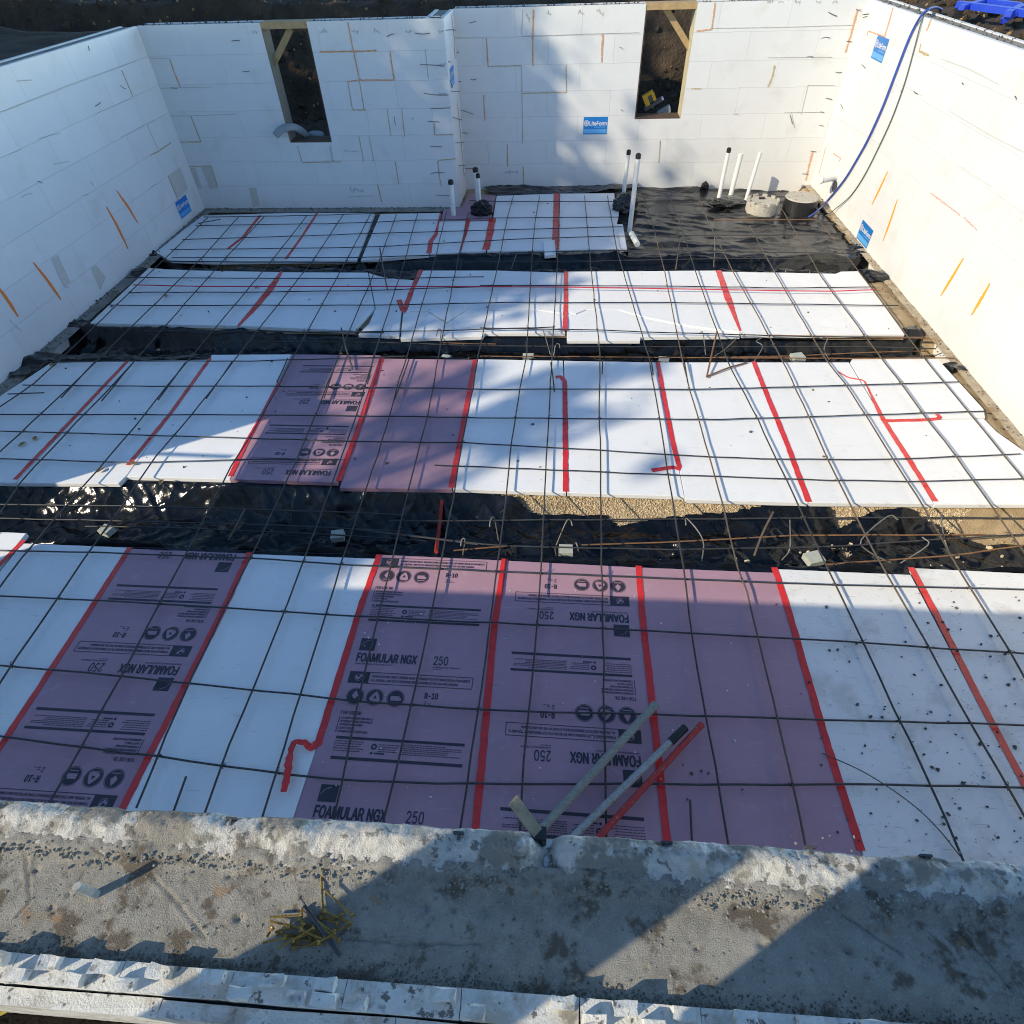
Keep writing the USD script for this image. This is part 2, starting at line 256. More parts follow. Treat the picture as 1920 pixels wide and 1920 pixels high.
# ---------------------------------------------------------------- foam block walls
def on_plane(poly, axis, c, sgn, t0, t1):
    """An (along, height) polygon extruded from depth t0 to t1 behind the inner face; sgn: the way the face looks along axis."""
    m = plate(poly, 0, t1 - t0); a, z, d = m.vertices.T
    k = c - sgn * (t0 + d)
    m.vertices = np.stack([k, a, z], 1) if axis == 'x' else np.stack([a, k, z], 1)
    m.fix_normals(); return m
COURSE = HW / 7
def foam_wall(name, label, axis, c, sgn, a0, a1, openings, shift=0.0, outer=True):
    t = thing(name, label, 'wall'); g = np.random.default_rng(int(abs(c) * 100) + 3)
    holes = [sbox(o[0], o[2], o[1], o[3] + (1 if o[3] >= HW else 0)) for o in openings]
    def cut(p):
        for h in holes: p = p.difference(h)
        return p
    for i in range(7):
        z0, z1 = i * COURSE - (0.25 if i == 0 else 0), (i + 1) * COURSE
        x = a0 - (0.61 if i % 2 else 0) - shift - 1.22
        while x < a1:
            p = cut(sbox(max(x, a0) + 0.0011, z0 + 0.0010, min(x + 1.22, a1) - 0.0011, z1 - 0.0010)) if min(x + 1.22, a1) - max(x, a0) > 0.02 else Polygon()
            for q in getattr(p, 'geoms', [p]):
                if q.area > 1e-3: obj('foam_block', on_plane(q, axis, c, sgn, -0.0008 * g.random(), 0.06), 'wall_foam', t)
            x += 1.22
    full = cut(sbox(a0, -0.6, a1, HW - 0.012))
    obj('concrete_core', on_plane(full, axis, c, sgn, 0.0605, 0.265), 'old_concrete', t)
    if outer: obj('outer_foam', on_plane(cut(sbox(a0, -0.6, a1, HW)), axis, c, sgn, 0.2655, TH), 'wall_foam', t)
    return t
NRM = {'left': (1, 0, 0), 'right': (-1, 0, 0), 'back1': (0, -1, 0), 'back2': (0, -1, 0), 'jog': (1, 0, 0)}
PLN = {'left': ('x', XL), 'right': ('x', XR), 'back1': ('y', YB1), 'back2': ('y', YB2), 'jog': ('x', XJ)}
WL = {'left': foam_wall('foam_block_wall', 'long shaded white foam block wall on the left with four orange paint strokes', 'x', XL, 1, -0.1, YB1, [(1.9, 3.2, 0.85, 2.95)], 0.3),
      'back1': foam_wall('foam_block_wall', 'shaded white foam block wall at back left, with a window gap and grey drain hose', 'y', YB1, -1, XL, XJ, [(-5.17, -4.35, 1.16, HW)], 0.5),
      'jog': foam_wall('foam_block_wall', 'narrow white foam wall return where the back wall steps back', 'x', XJ, 1, YB1 + 0.0015, YB2, [], 0.2),
      'back2': foam_wall('foam_block_wall', 'white foam block wall at back right with one blue sticker beside its window gap', 'y', YB2, -1, XJ, XR, [(1.46, 2.36, 1.20, HW)], 0.1),
      'right': foam_wall('foam_block_wall', 'bright sunlit foam block wall on the right with a blue hose hanging down it', 'x', XR, -1, -0.1, YB2, [], 0.4)}
def wall_line(w, pts, width, m, name, thick=0.003, seed=0, jit=0.25, label=None):
    axis, c = PLN[w]; n = np.asarray(NRM[w], float); q = [W(axis, c, *p) + n * 0.003 for p in pts]
    return obj(name, ribbon(q, width, n, thick, jit, 0.03, seed), m, WL[w], label)
# seams caulked in orange and tan foam, open joints drawn in grey
SEAMS = {
 'back1': [('seam_orange', 0.03, [(600, 97), (640, 97), (706, 95)]), ('seam_orange', 0.025, [(652, 42), (662, 92), (674, 150)]), ('seam_orange', 0.03, [(731, 97), (739, 150)]), ('seam_orange', 0.025, [(652, 153), (675, 150), (739, 150)]),
           ('seam_tan', 0.02, [(652, 153), (661, 205)]), ('seam_tan', 0.02, [(674, 152), (683, 205)]), ('seam_tan', 0.02, [(661, 206), (686, 206)]), ('seam_tan', 0.02, [(726, 205), (733, 255)]), ('seam_tan', 0.02, [(753, 205), (759, 256)]),
           ('seam_tan', 0.018, [(673, 256), (682, 303)]), ('seam_tan', 0.018, [(692, 256), (701, 302)]), ('seam_tan', 0.02, [(741, 302), (748, 346)]), ('seam_tan', 0.025, [(708, 346), (716, 379)]),
           ('seam_tan', 0.02, [(814, 230), (815, 253), (850, 252)]), ('seam_tan', 0.02, [(855, 297), (821, 301), (824, 330), (828, 350)]), ('seam_orange', 0.025, [(318, 111), (328, 138), (338, 163)]),
           ('seam_tan', 0.025, [(358, 217), (366, 238), (377, 266)]), ('seam_tan', 0.025, [(322, 267), (350, 266), (377, 266)]), ('seam_tan', 0.02, [(340, 312), (396, 311), (409, 351)]),
           ('seam_tan', 0.018, [(557, 273), (567, 305), (640, 303)]), ('joint_grey', 0.008, [(260, 111), (318, 109)]), ('joint_grey', 0.008, [(280, 166), (345, 164), (400, 163)]), ('joint_grey', 0.008, [(305, 218), (357, 217), (440, 214)]),
           ('joint_grey', 0.008, [(653, 368), (700, 367)]), ('joint_grey', 0.008, [(797, 92), (803, 147)]), ('joint_grey', 0.008, [(620, 271), (626, 305)]), ('joint_grey', 0.01, [(617, 272), (624, 303)])],
 'back2': [('seam_orange', 0.03, [(848, 25), (851, 70), (852, 105)]), ('seam_tan', 0.02, [(855, 170), (862, 240), (868, 300)]), ('seam_tan', 0.02, [(868, 305), (872, 352)]),
           ('seam_orange', 0.03, [(912, 72), (915, 125)]), ('seam_tan', 0.015, [(915, 125), (978, 123), (980, 270)]), ('seam_orange', 0.035, [(1000, 18), (999, 70), (999, 123)]), ('seam_orange', 0.04, [(1130, 64), (1128, 116)]),
           ('seam_orange', 0.03, [(907, 178), (909, 226)]), ('seam_orange', 0.025, [(951, 270), (952, 312)]), ('seam_tan', 0.03, [(981, 312), (982, 350)]), ('seam_tan', 0.02, [(1061, 122), (1062, 173), (980, 175)]),
           ('seam_tan', 0.02, [(1238, 263), (1235, 305)]), ('seam_orange', 0.03, [(1306, 58), (1334, 55), (1341, 5)]), ('seam_tan', 0.02, [(1296, 166), (1314, 166)]), ('seam_tan', 0.04, [(1452, 123), (1448, 145), (1440, 163)]),
           ('joint_grey', 0.008, [(980, 18), (978, 68), (1120, 63), (1199, 61)]), ('joint_grey', 0.008, [(854, 71), (912, 71)]), ('joint_grey', 0.008, [(1334, 53), (1470, 51), (1600, 47)]), ('joint_grey', 0.007, [(1440, 108), (1560, 107)]), ('joint_grey', 0.007, [(1515, 160), (1567, 160)]),
           ('joint_grey', 0.007, [(1470, 211), (1545, 210)]), ('joint_grey', 0.006, [(1515, 160), (1502, 215)])],
 'right': [('seam_orange', 0.05, [(1675, 14), (1668, 40), (1659, 68)]), ('seam_orange', 0.02, [(1660, 69), (1628, 58), (1626, 68)]), ('seam_orange', 0.05, [(1746, 37), (1738, 57)]), ('seam_tan', 0.035, [(1727, 82), (1724, 96), (1742, 104)]),
           ('seam_orange', 0.02, [(1549, 275), (1541, 305), (1536, 325)]), ('red_pencil', 0.02, [(1562, 287), (1577, 297), (1573, 303)]), ('faint_joint', 0.010, [(1765, 110), (1820, 130), (1873, 158)]),
           ('faint_joint', 0.006, [(1690, 158), (1730, 180)]), ('faint_joint', 0.006, [(1780, 208), (1865, 258), (1920, 285)]), ('faint_joint', 0.006, [(1565, 218), (1650, 270)]), ('faint_joint', 0.005, [(1800, 312), (1860, 350)])],
 'left': [('joint_grey', 0.007, [(0, 210), (140, 155), (255, 114)]), ('seam_tan', 0.025, [(228, 132), (240, 160), (249, 182)]), ('seam_tan', 0.02, [(282, 291), (297, 284), (320, 268)]), ('joint_grey', 0.006, [(275, 233), (295, 279)]),
          ('joint_grey', 0.005, [(0, 296), (40, 280)]), ('joint_grey', 0.005, [(225, 258), (290, 225)]), ('joint_grey', 0.005, [(180, 213), (245, 185)]), ('seam_tan', 0.02, [(315, 330), (333, 375)])]}
for w, L in SEAMS.items():
    for i, (m, wd, pts) in enumerate(L): wall_line(w, pts, wd * 0.72, m, 'caulked_seam' if 'seam' in m else 'open_joint', 0.004, i)
# caulk up the corners
for w, pts, m in (('back1', [(236, 62), (256, 115), (275, 158)], 'seam_orange'), ('back1', [(288, 190), (320, 266), (340, 314), (353, 352)], 'seam_tan'), ('back2', [(1608, 18), (1597, 60), (1585, 98)], 'seam_orange'), ('back2', [(1524, 283), (1516, 315), (1511, 338)], 'seam_orange'), ('jog', [(846, 28), (851, 70), (853, 110)], 'seam_orange'), ('jog', [(857, 190), (864, 260), (870, 330)], 'seam_tan')):
    wall_line(w, pts, 0.03, m, 'caulked_seam', 0.005, 5)
# plastic tie ends and reinforcing stubs poking through
TIES = {'back1': [((240, 84), (252, 80)), ((263, 138), (276, 138)), ((284, 193), (297, 191)), ((303, 221), (308, 219)), ((308, 244), (321, 245)), ((329, 291), (339, 289)), ((347, 337), (357, 335)), ((363, 379), (375, 378)), ((434, 77), (450, 76)), ((455, 134), (468, 134)), ((320, 165), (333, 166)),
                 ((778, 62), (806, 62)), ((725, 69), (739, 63)), ((788, 121), (833, 124)), ((795, 175), (840, 178)), ((808, 203), (844, 202)), ((802, 228), (824, 228)), ((807, 275), (829, 275)), ((807, 325), (833, 323)), ((818, 366), (845, 366)), ((739, 218), (742, 234)), ((773, 221), (775, 223))],
        'jog': [((835, 57), (856, 58)), ((840, 116), (843, 117)), ((843, 150), (848, 165)), ((846, 171), (871, 173)), ((849, 220), (876, 227)), ((854, 268), (871, 268)), ((859, 310), (871, 310))],
        'back2': [((850, 101), (861, 97)), ((856, 152), (865, 152)), ((880, 43), (893, 40)), ((882, 149), (894, 147)), ((860, 205), (888, 214)), ((863, 249), (877, 250)), ((872, 316), (896, 315)), ((1162, 88), (1166, 90)), ((1165, 205), (1168, 208)), ((1553, 23), (1569, 30)), ((1540, 72), (1556, 71)), ((1512, 107), (1524, 106)), ((1567, 135), (1578, 135)), ((1548, 184), (1560, 186)), ((1537, 210), (1544, 210)), ((1520, 283), (1530, 284)), ((1504, 326), (1515, 326)), ((1605, 18), (1614, 18)), ((1587, 77), (1596, 77)), ((1536, 235), (1544, 236)), ((1376, 214), (1384, 214)), ((1484, 210), (1490, 240)), ((1481, 215), (1485, 232))],
        'right': [((1617, 28), (1630, 26)), ((1618, 33), (1627, 31)), ((1616, 121), (1624, 128)), ((1714, 171), (1722, 176)), ((1576, 195), (1582, 204)), ((1690, 170), (1693, 173)), ((1804, 155), (1808, 158)), ((1903, 180), (1909, 185))],
        'left': [((165, 86), (166, 95)), ((225, 160), (234, 167)), ((178, 199), (186, 192)), ((70, 340), (76, 344)), ((72, 260), (110, 250)), ((152, 368), (165, 364)), ((282, 352), (292, 345)), ((170, 340), (172, 348)), ((120, 535), (127, 540)), ((18, 600), (38, 620)), ((30, 152), (58, 150)), ((100, 308), (125, 303)), ((40, 370), (58, 362))]}
g = np.random.default_rng(11)
for w, L in TIES.items():
    axis, c = PLN[w]; n = np.asarray(NRM[w], float)
    for i, (a, b) in enumerate(L):
        A, B = W(axis, c, *a), W(axis, c, *b); mid = (A + B) / 2 + g.normal(size=3) * 0.006
        q = spline([A + n * 0.002, mid + n * 0.012, B + n * (0.008 + 0.02 * g.random())], 3)
        faint = w == 'left' and i > 3 or (w, i) in (('back2', 20), ('back2', 21))
        obj('tie_end' if not faint else 'scuff_mark', tube(q, 0.0048 if not faint else 0.0035, 5), 'tie_dark' if not faint else 'joint_grey', WL[w])
# faint handwriting left on the foam
def scribble(w, x0, y0, x1, y1, n, amp, m, seed):
    g = np.random.default_rng(seed); k = np.linspace(0, 1, n); pts = [(x0 + (x1 - x0) * t + g.normal() * amp * 0.3, y0 + (y1 - y0) * t + amp * math.sin(i * 2.3) + g.normal() * amp * 0.4) for i, t in enumerate(k)]
    wall_line(w, pts, 0.009, m, 'handwriting', 0.0015, seed, 0.3)
scribble('right', 1745, 362, 1800, 403, 40, 2.4, 'red_pencil', 1); scribble('right', 1808, 408, 1833, 432, 20, 2.2, 'red_pencil', 2)
scribble('back1', 655, 354, 682, 358, 16, 4, 'pencil', 3); scribble('back1', 645, 282, 672, 284, 14, 2.5, 'joint_grey', 4); scribble('back2', 945, 323, 973, 322, 16, 3, 'pencil', 5); scribble('back1', 820, 122, 836, 120, 12, 3, 'pencil', 6); scribble('back1', 822, 177, 838, 176, 12, 3, 'pencil', 7)
for i, (x, y) in enumerate(((1025, 22), (1085, 20), (1120, 20), (985, 30))): scribble('back2', x, y, x + 9, y + 6, 8, 4, 'joint_grey', 20 + i)
for i, x in enumerate((470, 660, 700, 760, 820, 600)): scribble('back1', x, 58, x + 12, 60, 8, 4, 'joint_grey', 30 + i)
for i, x in enumerate((1440, 1460, 1490, 1530, 1560)): scribble('back2', x, 3, x + 10, 4, 8, 4, 'joint_grey', 40 + i)
# sprayed strokes
for w, m, a, b in (('left', 'orange_paint', (199, 387), (240, 467)), ('left', 'orange_paint', (218, 357), (258, 418)), ('left', 'orange_paint', (62, 492), (114, 562)), ('left', 'orange_paint', (-10, 530), (34, 594)),
                   ('right', 'amber_paint', (1665, 321), (1635, 384)), ('right', 'amber_paint', (1683, 374), (1656, 452)), ('right', 'amber_paint', (1807, 484), (1764, 555)), ('right', 'amber_paint', (1857, 531), (1822, 591))):
    mid = ((a[0] + b[0]) / 2 + 1, (a[1] + b[1]) / 2 - 1); wall_line(w, [a, mid, b], [0.02, 0.042, 0.05, 0.045, 0.02], m, 'paint_stroke', 0.002, int(a[0]), 0.1)
# dull patches of cut foam near the left corner
for w, pts in (('back1', [(341, 313), (366, 314), (379, 354), (356, 353)]), ('back1', [(377, 313), (396, 312), (410, 352), (394, 355)]), ('left', [(316, 330), (338, 315), (352, 355), (333, 372)]), ('left', [(170, 503), (180, 497), (198, 520), (188, 545)]), ('left', [(95, 485), (108, 478), (132, 530), (120, 538)]), ('back1', [(467, 352), (480, 352), (488, 385), (474, 388)])):
    axis, c = PLN[w]; n = np.asarray(NRM[w], float); q = np.array([W(axis, c, *p) + n * 0.0045 for p in pts])
    obj('worn_patch', (q, np.array([[0, 1, 2], [0, 2, 3]])), 'patch_grey', WL[w])
# stickers
def text_at(txt, h, width, origin, ux, uy, lift, bold=True):
    m = meshkit.text_mesh(txt, h, 0.0006, bold); v = m.vertices; w = v[:, 0].max() - v[:, 0].min()
    if width: v[:, 0] = (v[:, 0] - v[:, 0].min()) * width / w
    un = np.cross(ux, uy); m.vertices = np.asarray(origin) + np.outer(v[:, 0], ux) + np.outer(v[:, 1], uy) + np.outer(v[:, 2] + lift, un); return m
def quad(o, ux, uy, u0, v0, u1, v1, lift):
    n = np.cross(ux, uy); q = [np.asarray(o) + ux * a + uy * b + n * lift for a, b in ((u0, v0), (u1, v0), (u1, v1), (u0, v1))]
    return trimesh.Trimesh(np.array(q), [[0, 1, 2], [0, 2, 3]], process=False)
def sticker(w, pts, ux, uy, wd, hg):
    axis, c = PLN[w]; n = np.asarray(NRM[w], float); o = W(axis, c, *pts) + n * 0.004; ux, uy = np.asarray(ux, float), np.asarray(uy, float)
    s = obj('sticker', [quad(o, ux, uy, 0, 0, wd, hg, 0.001)], 'sticker_blue', WL[w])
    obj('pale_band', [quad(o, ux, uy, 0.01 * wd, 0.06 * hg, 0.99 * wd, 0.30 * hg, 0.002), quad(o, ux, uy, 0.45 * wd, 0.40 * hg, 0.93 * wd, 0.44 * hg, 0.002)], 'sticker_pale', s)
    fr = [quad(o, ux, uy, a * wd, b * hg, cc * wd, d * hg, 0.002) for a, b, cc, d in ((0.04, 0.48, 0.21, 0.53), (0.04, 0.76, 0.21, 0.81), (0.04, 0.48, 0.075, 0.81), (0.175, 0.48, 0.21, 0.81), (0.11, 0.57, 0.14, 0.72))]
    obj('emblem', fr, 'white_ink', s)
    obj('lettering', text_at('LiteForm', 0.22 * hg, 0.72 * wd, o + ux * 0.25 * wd + uy * 0.52 * hg, ux, uy, 0.002), 'white_ink', s)
    obj('small_print', text_at('PATENTED INSULATED FORMS', 0.07 * hg, 0.9 * wd, o + ux * 0.05 * wd + uy * 0.12 * hg, ux, uy, 0.003, False), 'white_ink', s) if False else None
sticker('back2', (1093, 252), (1, 0, 0), (0, 0, 1), 0.475, 0.30)
sticker('right', (1633, 108), (0, -1, 0), (0, 0, 1), 0.50, 0.31); sticker('right', (1606, 445), (0, -1, 0), (0, 0, 1), 0.50, 0.30)
sticker('left', (340, 411), (0, 1, 0), (0, 0, 1), 0.46, 0.30); sticker('jog', (846, 165), (0, 1, 0), (0, 0, 1), 0.45, 0.28)
# timber and linings of the window gaps
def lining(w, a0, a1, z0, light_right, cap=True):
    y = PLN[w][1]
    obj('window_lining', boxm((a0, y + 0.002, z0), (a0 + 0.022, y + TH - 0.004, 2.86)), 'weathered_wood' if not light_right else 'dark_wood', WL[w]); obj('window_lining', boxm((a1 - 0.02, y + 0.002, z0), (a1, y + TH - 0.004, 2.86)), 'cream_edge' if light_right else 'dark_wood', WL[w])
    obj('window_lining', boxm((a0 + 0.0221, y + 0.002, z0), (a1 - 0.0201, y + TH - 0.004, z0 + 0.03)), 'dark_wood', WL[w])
    obj('timber_lintel', boxm((a0 - 0.02 * 0, y + 0.01, 2.862), (a1, y + 0.30, 2.955)), 'timber', WL[w])
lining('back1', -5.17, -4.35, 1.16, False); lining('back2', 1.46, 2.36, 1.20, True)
for w, a, b in (('back1', (545, 54), (508, 130)), ('back2', (1246, 12), (1298, 98))):
    y = PLN[w][1] + 0.2; A, B = W('y', y, *a), W('y', y, *b); obj('timber_brace', bar_between(A, B, 0.04, 0.10, (0, 0, 1)), 'timber', WL[w])
obj('window_lining', [boxm((XL - TH + 0.01, 1.9, 2.83), (XL - 0.004, 3.2, 3.06))], 'timber', WL['left']); obj('timber_brace', bar_between((XL - 0.2, 2.5, 2.6), (XL - 0.2, 3.18, 1.9), 0.05, 0.09, (1, 0, 0)), 'timber', WL['left'])  # opening out of view; plank and brace shaped for the sunlit floor patch
# mortar-like dirt along the feet of the walls
def crumbs(name, n, sampler, size, matname, label, cat, seed):
    g = np.random.default_rng(seed); ico = trimesh.creation.icosphere(subdivisions=1)
    pi = UsdGeom.PointInstancer.Define(stage, path_of(name, None)); tag(pi.GetPrim(), label, cat, None, 'stuff')
    protos = []
    for k in range(3):
        m = ico.copy(); m.vertices *= (1 + 0.35 * (np.random.default_rng(seed * 9 + k).random((len(m.vertices), 1)) - 0.5)) * np.array([1, 0.8, 0.65])
        p = usdkit.mesh(stage, f'{pi.GetPath()}/bit_{k}', m, M[matname]); protos.append(p.GetPath())
    pts = sampler(g, n); n = len(pts); q = g.normal(size=(n, 4)); q /= np.linalg.norm(q, axis=1, keepdims=True)
    pi.CreatePrototypesRel().SetTargets(protos); pi.CreateProtoIndicesAttr(Vt.IntArray.FromNumpy(g.integers(0, 3, n).astype(np.int32)))
    pi.CreatePositionsAttr(Vt.Vec3fArray.FromNumpy(np.asarray(pts, np.float32))); s = (size[0] + (size[1] - size[0]) * g.random((n, 1)) ** 2.2) * np.ones((1, 3)); pi.CreateScalesAttr(Vt.Vec3fArray.FromNumpy(s.astype(np.float32)))
    pi.CreateOrientationsAttr(Vt.QuathArray([Gf.Quath(*map(float, a)) for a in q]))
def foot_dirt(g, n):
    out = []
    for _ in range(n):
        k = g.random()
        if k < 0.4: out.append((XL + abs(g.normal()) * 0.10, 3 + 9.6 * g.random(), -0.01))
        elif k < 0.65: out.append((XL + 5.3 * g.random(), YB1 - abs(g.normal()) * 0.08, -0.01))
        else: out.append((XR - abs(g.normal()) * 0.12, 3 + 10.8 * g.random(), -0.015))
    return np.array(out)
crumbs('wall_foot_dirt', 1500, foot_dirt, (0.003, 0.014), 'clod', 'crumbs of dirt gathered along the feet of the foam walls', 'dirt', 3)

# ---------------------------------------------------------------- insulation boards on the floor
def P2(px, py): return P(px, py)[:2]
def ext(a, b, y):
    A, B = P2(*a), P2(*b); return A + (B - A) * (y - A[1]) / (B[1] - A[1])
BT = 0.05
def board_mesh(poly, z=0.0, t=BT):
    p = Polygon(poly) if not isinstance(poly, Polygon) else poly
    p = p.buffer(-0.003).buffer(0) if p.is_valid else p.buffer(0)
    top = plate(p, z - t, z - 0.004); cap = plate(p.buffer(-0.004), z - 0.0045, z); return trimesh.util.concatenate([top, cap])
BOARDS = []
def board(name, label, poly, m, cat='foam board', group=None, z=0.0):
    BOARDS.append(Polygon(poly).buffer(0.035))
    t = thing(name, label, cat, group); obj('board_panel', board_mesh(poly, z), m, t); return t
FY = 1.11
S4 = [((46, 1010), (0, 1068)), ((244, 1028), (18, 1372)), ((467, 1038), (243, 1490)), ((712, 1040), (597, 1390)), ((945, 1050), (893, 1540)), ((1197, 1063), (1247, 1560)), ((1453, 1065), (1612, 1585)), ((1708, 1065), (1920, 1475))]
R4 = {}
def row4(i, j, label, m, back=None):
    a = S4[i] if i is not None else None; b = S4[j] if j is not None else None
    poly = [P2(*back[0]) if back else P2(*a[0]), P2(*back[1]) if back else P2(*b[0])]
    poly += [ext(*b, FY) if b else np.array([5.05, FY]), ext(*a, FY) if a else np.array([-7.1, FY])]
    t = board('purple_foam_board' if m == 'purple_foam' else 'white_foam_board', label, poly, m); R4[i] = (t, poly); return t
row4(None, 0, 'white foam board in the front row cut off by the left picture edge', 'white_foam', ((-260, 985), (50, 999)))
row4(0, 1, 'white foam board in the front row left of the leftmost purple printed board', 'white_foam', ((42, 1018), (244, 1026)))
row4(1, 2, 'purple printed foam board in the front row between two white boards', 'purple_foam', ((246, 1028), (467, 1037)))
row4(2, 3, 'white foam board between purple boards in the front row, tape peeling at its near end', 'white_foam', ((467, 1038), (712, 1047)))
row4(3, 4, 'purple foam board whose print reads upright, in the middle of the front row', 'purple_foam', ((712, 1039), (945, 1050)))
row4(4, 5, 'purple foam board with upside-down print under the three loose pipes', 'purple_foam', ((945, 1050), (1197, 1063)))
row4(5, 6, 'plain purple foam board without print at the right of the front row', 'purple_foam', ((1197, 1063), (1453, 1073)))
row4(6, 7, 'white foam board dotted with mud between two red tapes at front right', 'muddy_foam', ((1453, 1066), (1708, 1077)))
row4(7, None, 'muddiest white foam board, in the right corner of the front row', 'muddy_foam', ((1708, 1064), (2140, 1085)))
R3 = [('white_foam', 'white foam board at the left end of the third row, beside the left wall', [(95, 680), (240, 677), (28, 906), (-240, 900)]),
      ('white_foam', 'white foam board left of the sunlit notch in the third row', [(240, 676), (393, 674), (240, 888), (236, 893), (222, 907), (29, 906)]),
      ('white_foam', 'white foam board crossed by a sunlit patch, touching the printed purple board', [(396, 665), (547, 664), (431, 899), (237, 894), (242, 886), (394, 673)]),
      ('purple_foam', 'purple printed foam board with upside-down lettering in the third row', [(548, 664), (714, 666), (634, 905), (431, 899)]),
      ('purple_foam', 'plain pinkish purple foam board between two red tapes in the third row', [(715, 672), (890, 674), (848, 918), (636, 915)]),
      ('white_foam', 'white foam board just right of the plain purple board in the third row', [(891, 673), (1056, 676), (1062, 924), (849, 917)]),
      ('white_foam', 'white foam board between the hooked tape and the tape with a tail', [(1057, 676), (1232, 679), (1284, 931), (1063, 924)]),
      ('white_foam', 'white foam board right of the tape with a tail in the third row', [(1233, 679), (1412, 679), (1516, 943), (1285, 937)]),
      ('white_foam', 'white foam board left of the branched red tape in the third row', [(1413, 679), (1592, 679), (1752, 945), (1517, 943)]),
      ('white_foam', 'small white foam board at the far right of the third row, above the tape branch', [(1598, 672), (1758, 672), (1845, 767), (1848, 783), (1660, 787), (1594, 679)]),
      ('white_foam', 'footprinted white foam board at the right end of the third row', [(1661, 789), (1845, 785), (1870, 810), (1920, 845), (1990, 946), (1753, 946)])]
R3o = [board('purple_foam_board' if m[0] == 'p' else 'white_foam_board', l, [P2(*p) for p in pts], m) for m, l, pts in R3]
R2 = [('white foam board at the left end of the second row from the back', [(279, 502), (320, 505), (373, 507), (526, 510), (446, 611), (168, 606)]),
      ('white foam board right of the thick tape at the left of the second back row', [(528, 510), (690, 511), (703, 577), (663, 620), (447, 611)]),
      ('cracked white foam board with a scooped back edge', [(691, 511), (712, 518), (745, 523), (778, 525), (790, 507), (752, 588), (748, 630), (727, 629), (671, 627), (692, 606), (704, 578)]),
      ('snapped white foam board in the middle of the second back row', [(793, 507), (930, 507), (1058, 511), (1060, 588), (1000, 580), (930, 582), (905, 578), (875, 580), (838, 603), (800, 582), (770, 583), (755, 588)]),
      ('white foam board with a kinked crack at right of the second back row', [(1061, 509), (1200, 508), (1347, 507), (1388, 622), (1300, 612), (1220, 597), (1160, 581), (1100, 580), (1080, 588), (1061, 586)]),
      ('white foam board at the right end of the second back row', [(1350, 509), (1470, 511), (1566, 513), (1576, 509), (1611, 508), (1697, 627), (1391, 628)])]
R2o = [board('white_foam_board', l, [P2(*p) for p in pts], 'white_foam') for l, pts in R2]
def flap(parent, pts, back, drop):
    q = np.array([P2(*p) for p in pts]); m = board_mesh(q); BOARDS.append(Polygon(q).buffer(0.03)); yb = max(P2(*back)[1], q[:, 1].max() - 0.05)
    m.vertices[:, 2] -= np.clip(yb - m.vertices[:, 1], 0, 2) * drop - 0.002; obj('snapped_flap', m, 'white_foam', parent)
flap(R2o[3], [(755, 589), (770, 584), (800, 583), (838, 605), (875, 581), (905, 579), (930, 583), (1000, 581), (1060, 589), (1060, 622), (910, 622), (905, 628), (750, 632)], (840, 580), 0.035)
flap(R2o[4], [(1062, 587), (1080, 589), (1100, 581), (1160, 582), (1220, 598), (1300, 613), (1388, 623), (1389, 627), (1202, 629), (1201, 635), (1063, 635)], (1100, 580), 0.035)
R1 = [('white foam board in the back left corner with two narrow red tapes', [(380, 404), (540, 399), (703, 399), (668, 488), (560, 489), (400, 491), (320, 488), (292, 473), (345, 430)]),
      ('white foam board between the black gap and the first capped pipe', [(713, 401), (825, 399), (822, 430), (804, 478), (676, 488)]),
      ('small white foam board in front of the shortest capped pipe', [(824, 415), (877, 414), (863, 473), (806, 476)]),
      ('smallest white foam board, in front of the black plastic bundle', [(880, 415), (922, 414), (911, 470), (864, 473)]),
      ('white foam board left of the widest red tape in the back row', [(931, 367), (1043, 363), (1041, 469), (913, 471), (924, 412)]),
      ('white foam board with a notched right edge in the back row', [(1045, 363), (1152, 362), (1153, 378), (1162, 384), (1160, 405), (1156, 420), (1168, 420), (1176, 466), (1043, 469)])]
R1o = [board('white_foam_board', l, [P2(*p) for p in pts], 'white_foam') for l, pts in R1]
board('purple_foam_offcut', 'dull purple foam offcut around the pipes at the wall return', [P2(*p) for p in [(878, 362), (930, 366), (921, 412), (826, 414), (832, 392), (866, 388)]], 'purple_foam', z=-0.004)
board('white_foam_offcut', 'small white foam offcut tucked under the end of the widest tape', [P(*p, 0.03)[:2] for p in [(1018, 452), (1040, 450), (1043, 478), (1021, 480)]], 'white_foam', z=0.035)

# ---------------------------------------------------------------- print on the purple boards
UX, UY = np.array([1.0, 0, 0]), np.array([0, 1.0, 0])
def circle(cx, cy, r0, r1, n=28): return Polygon([(cx + r1 * math.cos(a), cy + r1 * math.sin(a)) for a in np.linspace(0, 2 * math.pi, n, endpoint=False)], [[(cx + r0 * math.cos(a), cy + r0 * math.sin(a)) for a in np.linspace(0, 2 * math.pi, n, endpoint=False)]] if r0 else [])
def flat(polys):
    ms = []
    for p in polys:
        for q in getattr(p, 'geoms', [p]):
            if q.area > 1e-7: ms.append(trimesh.creation.extrude_polygon(q, 0.0005, engine='earcut'))
    return trimesh.util.concatenate(ms)
def txt(s, h, width, x, y, bold=False): return text_at(s, h, width, (x, y, 0), UX, UY, 0, bold)
def heavy(m, w):
    c = []
    for i, (dx, dy) in enumerate(((0, 0), (w, 0), (-w, 0), (0, w * 0.6), (0, -w * 0.6))): q = m.copy(); q.vertices = q.vertices + np.array([dx, dy, 0.00015 * i]); c.append(q)
    return trimesh.util.concatenate(c)
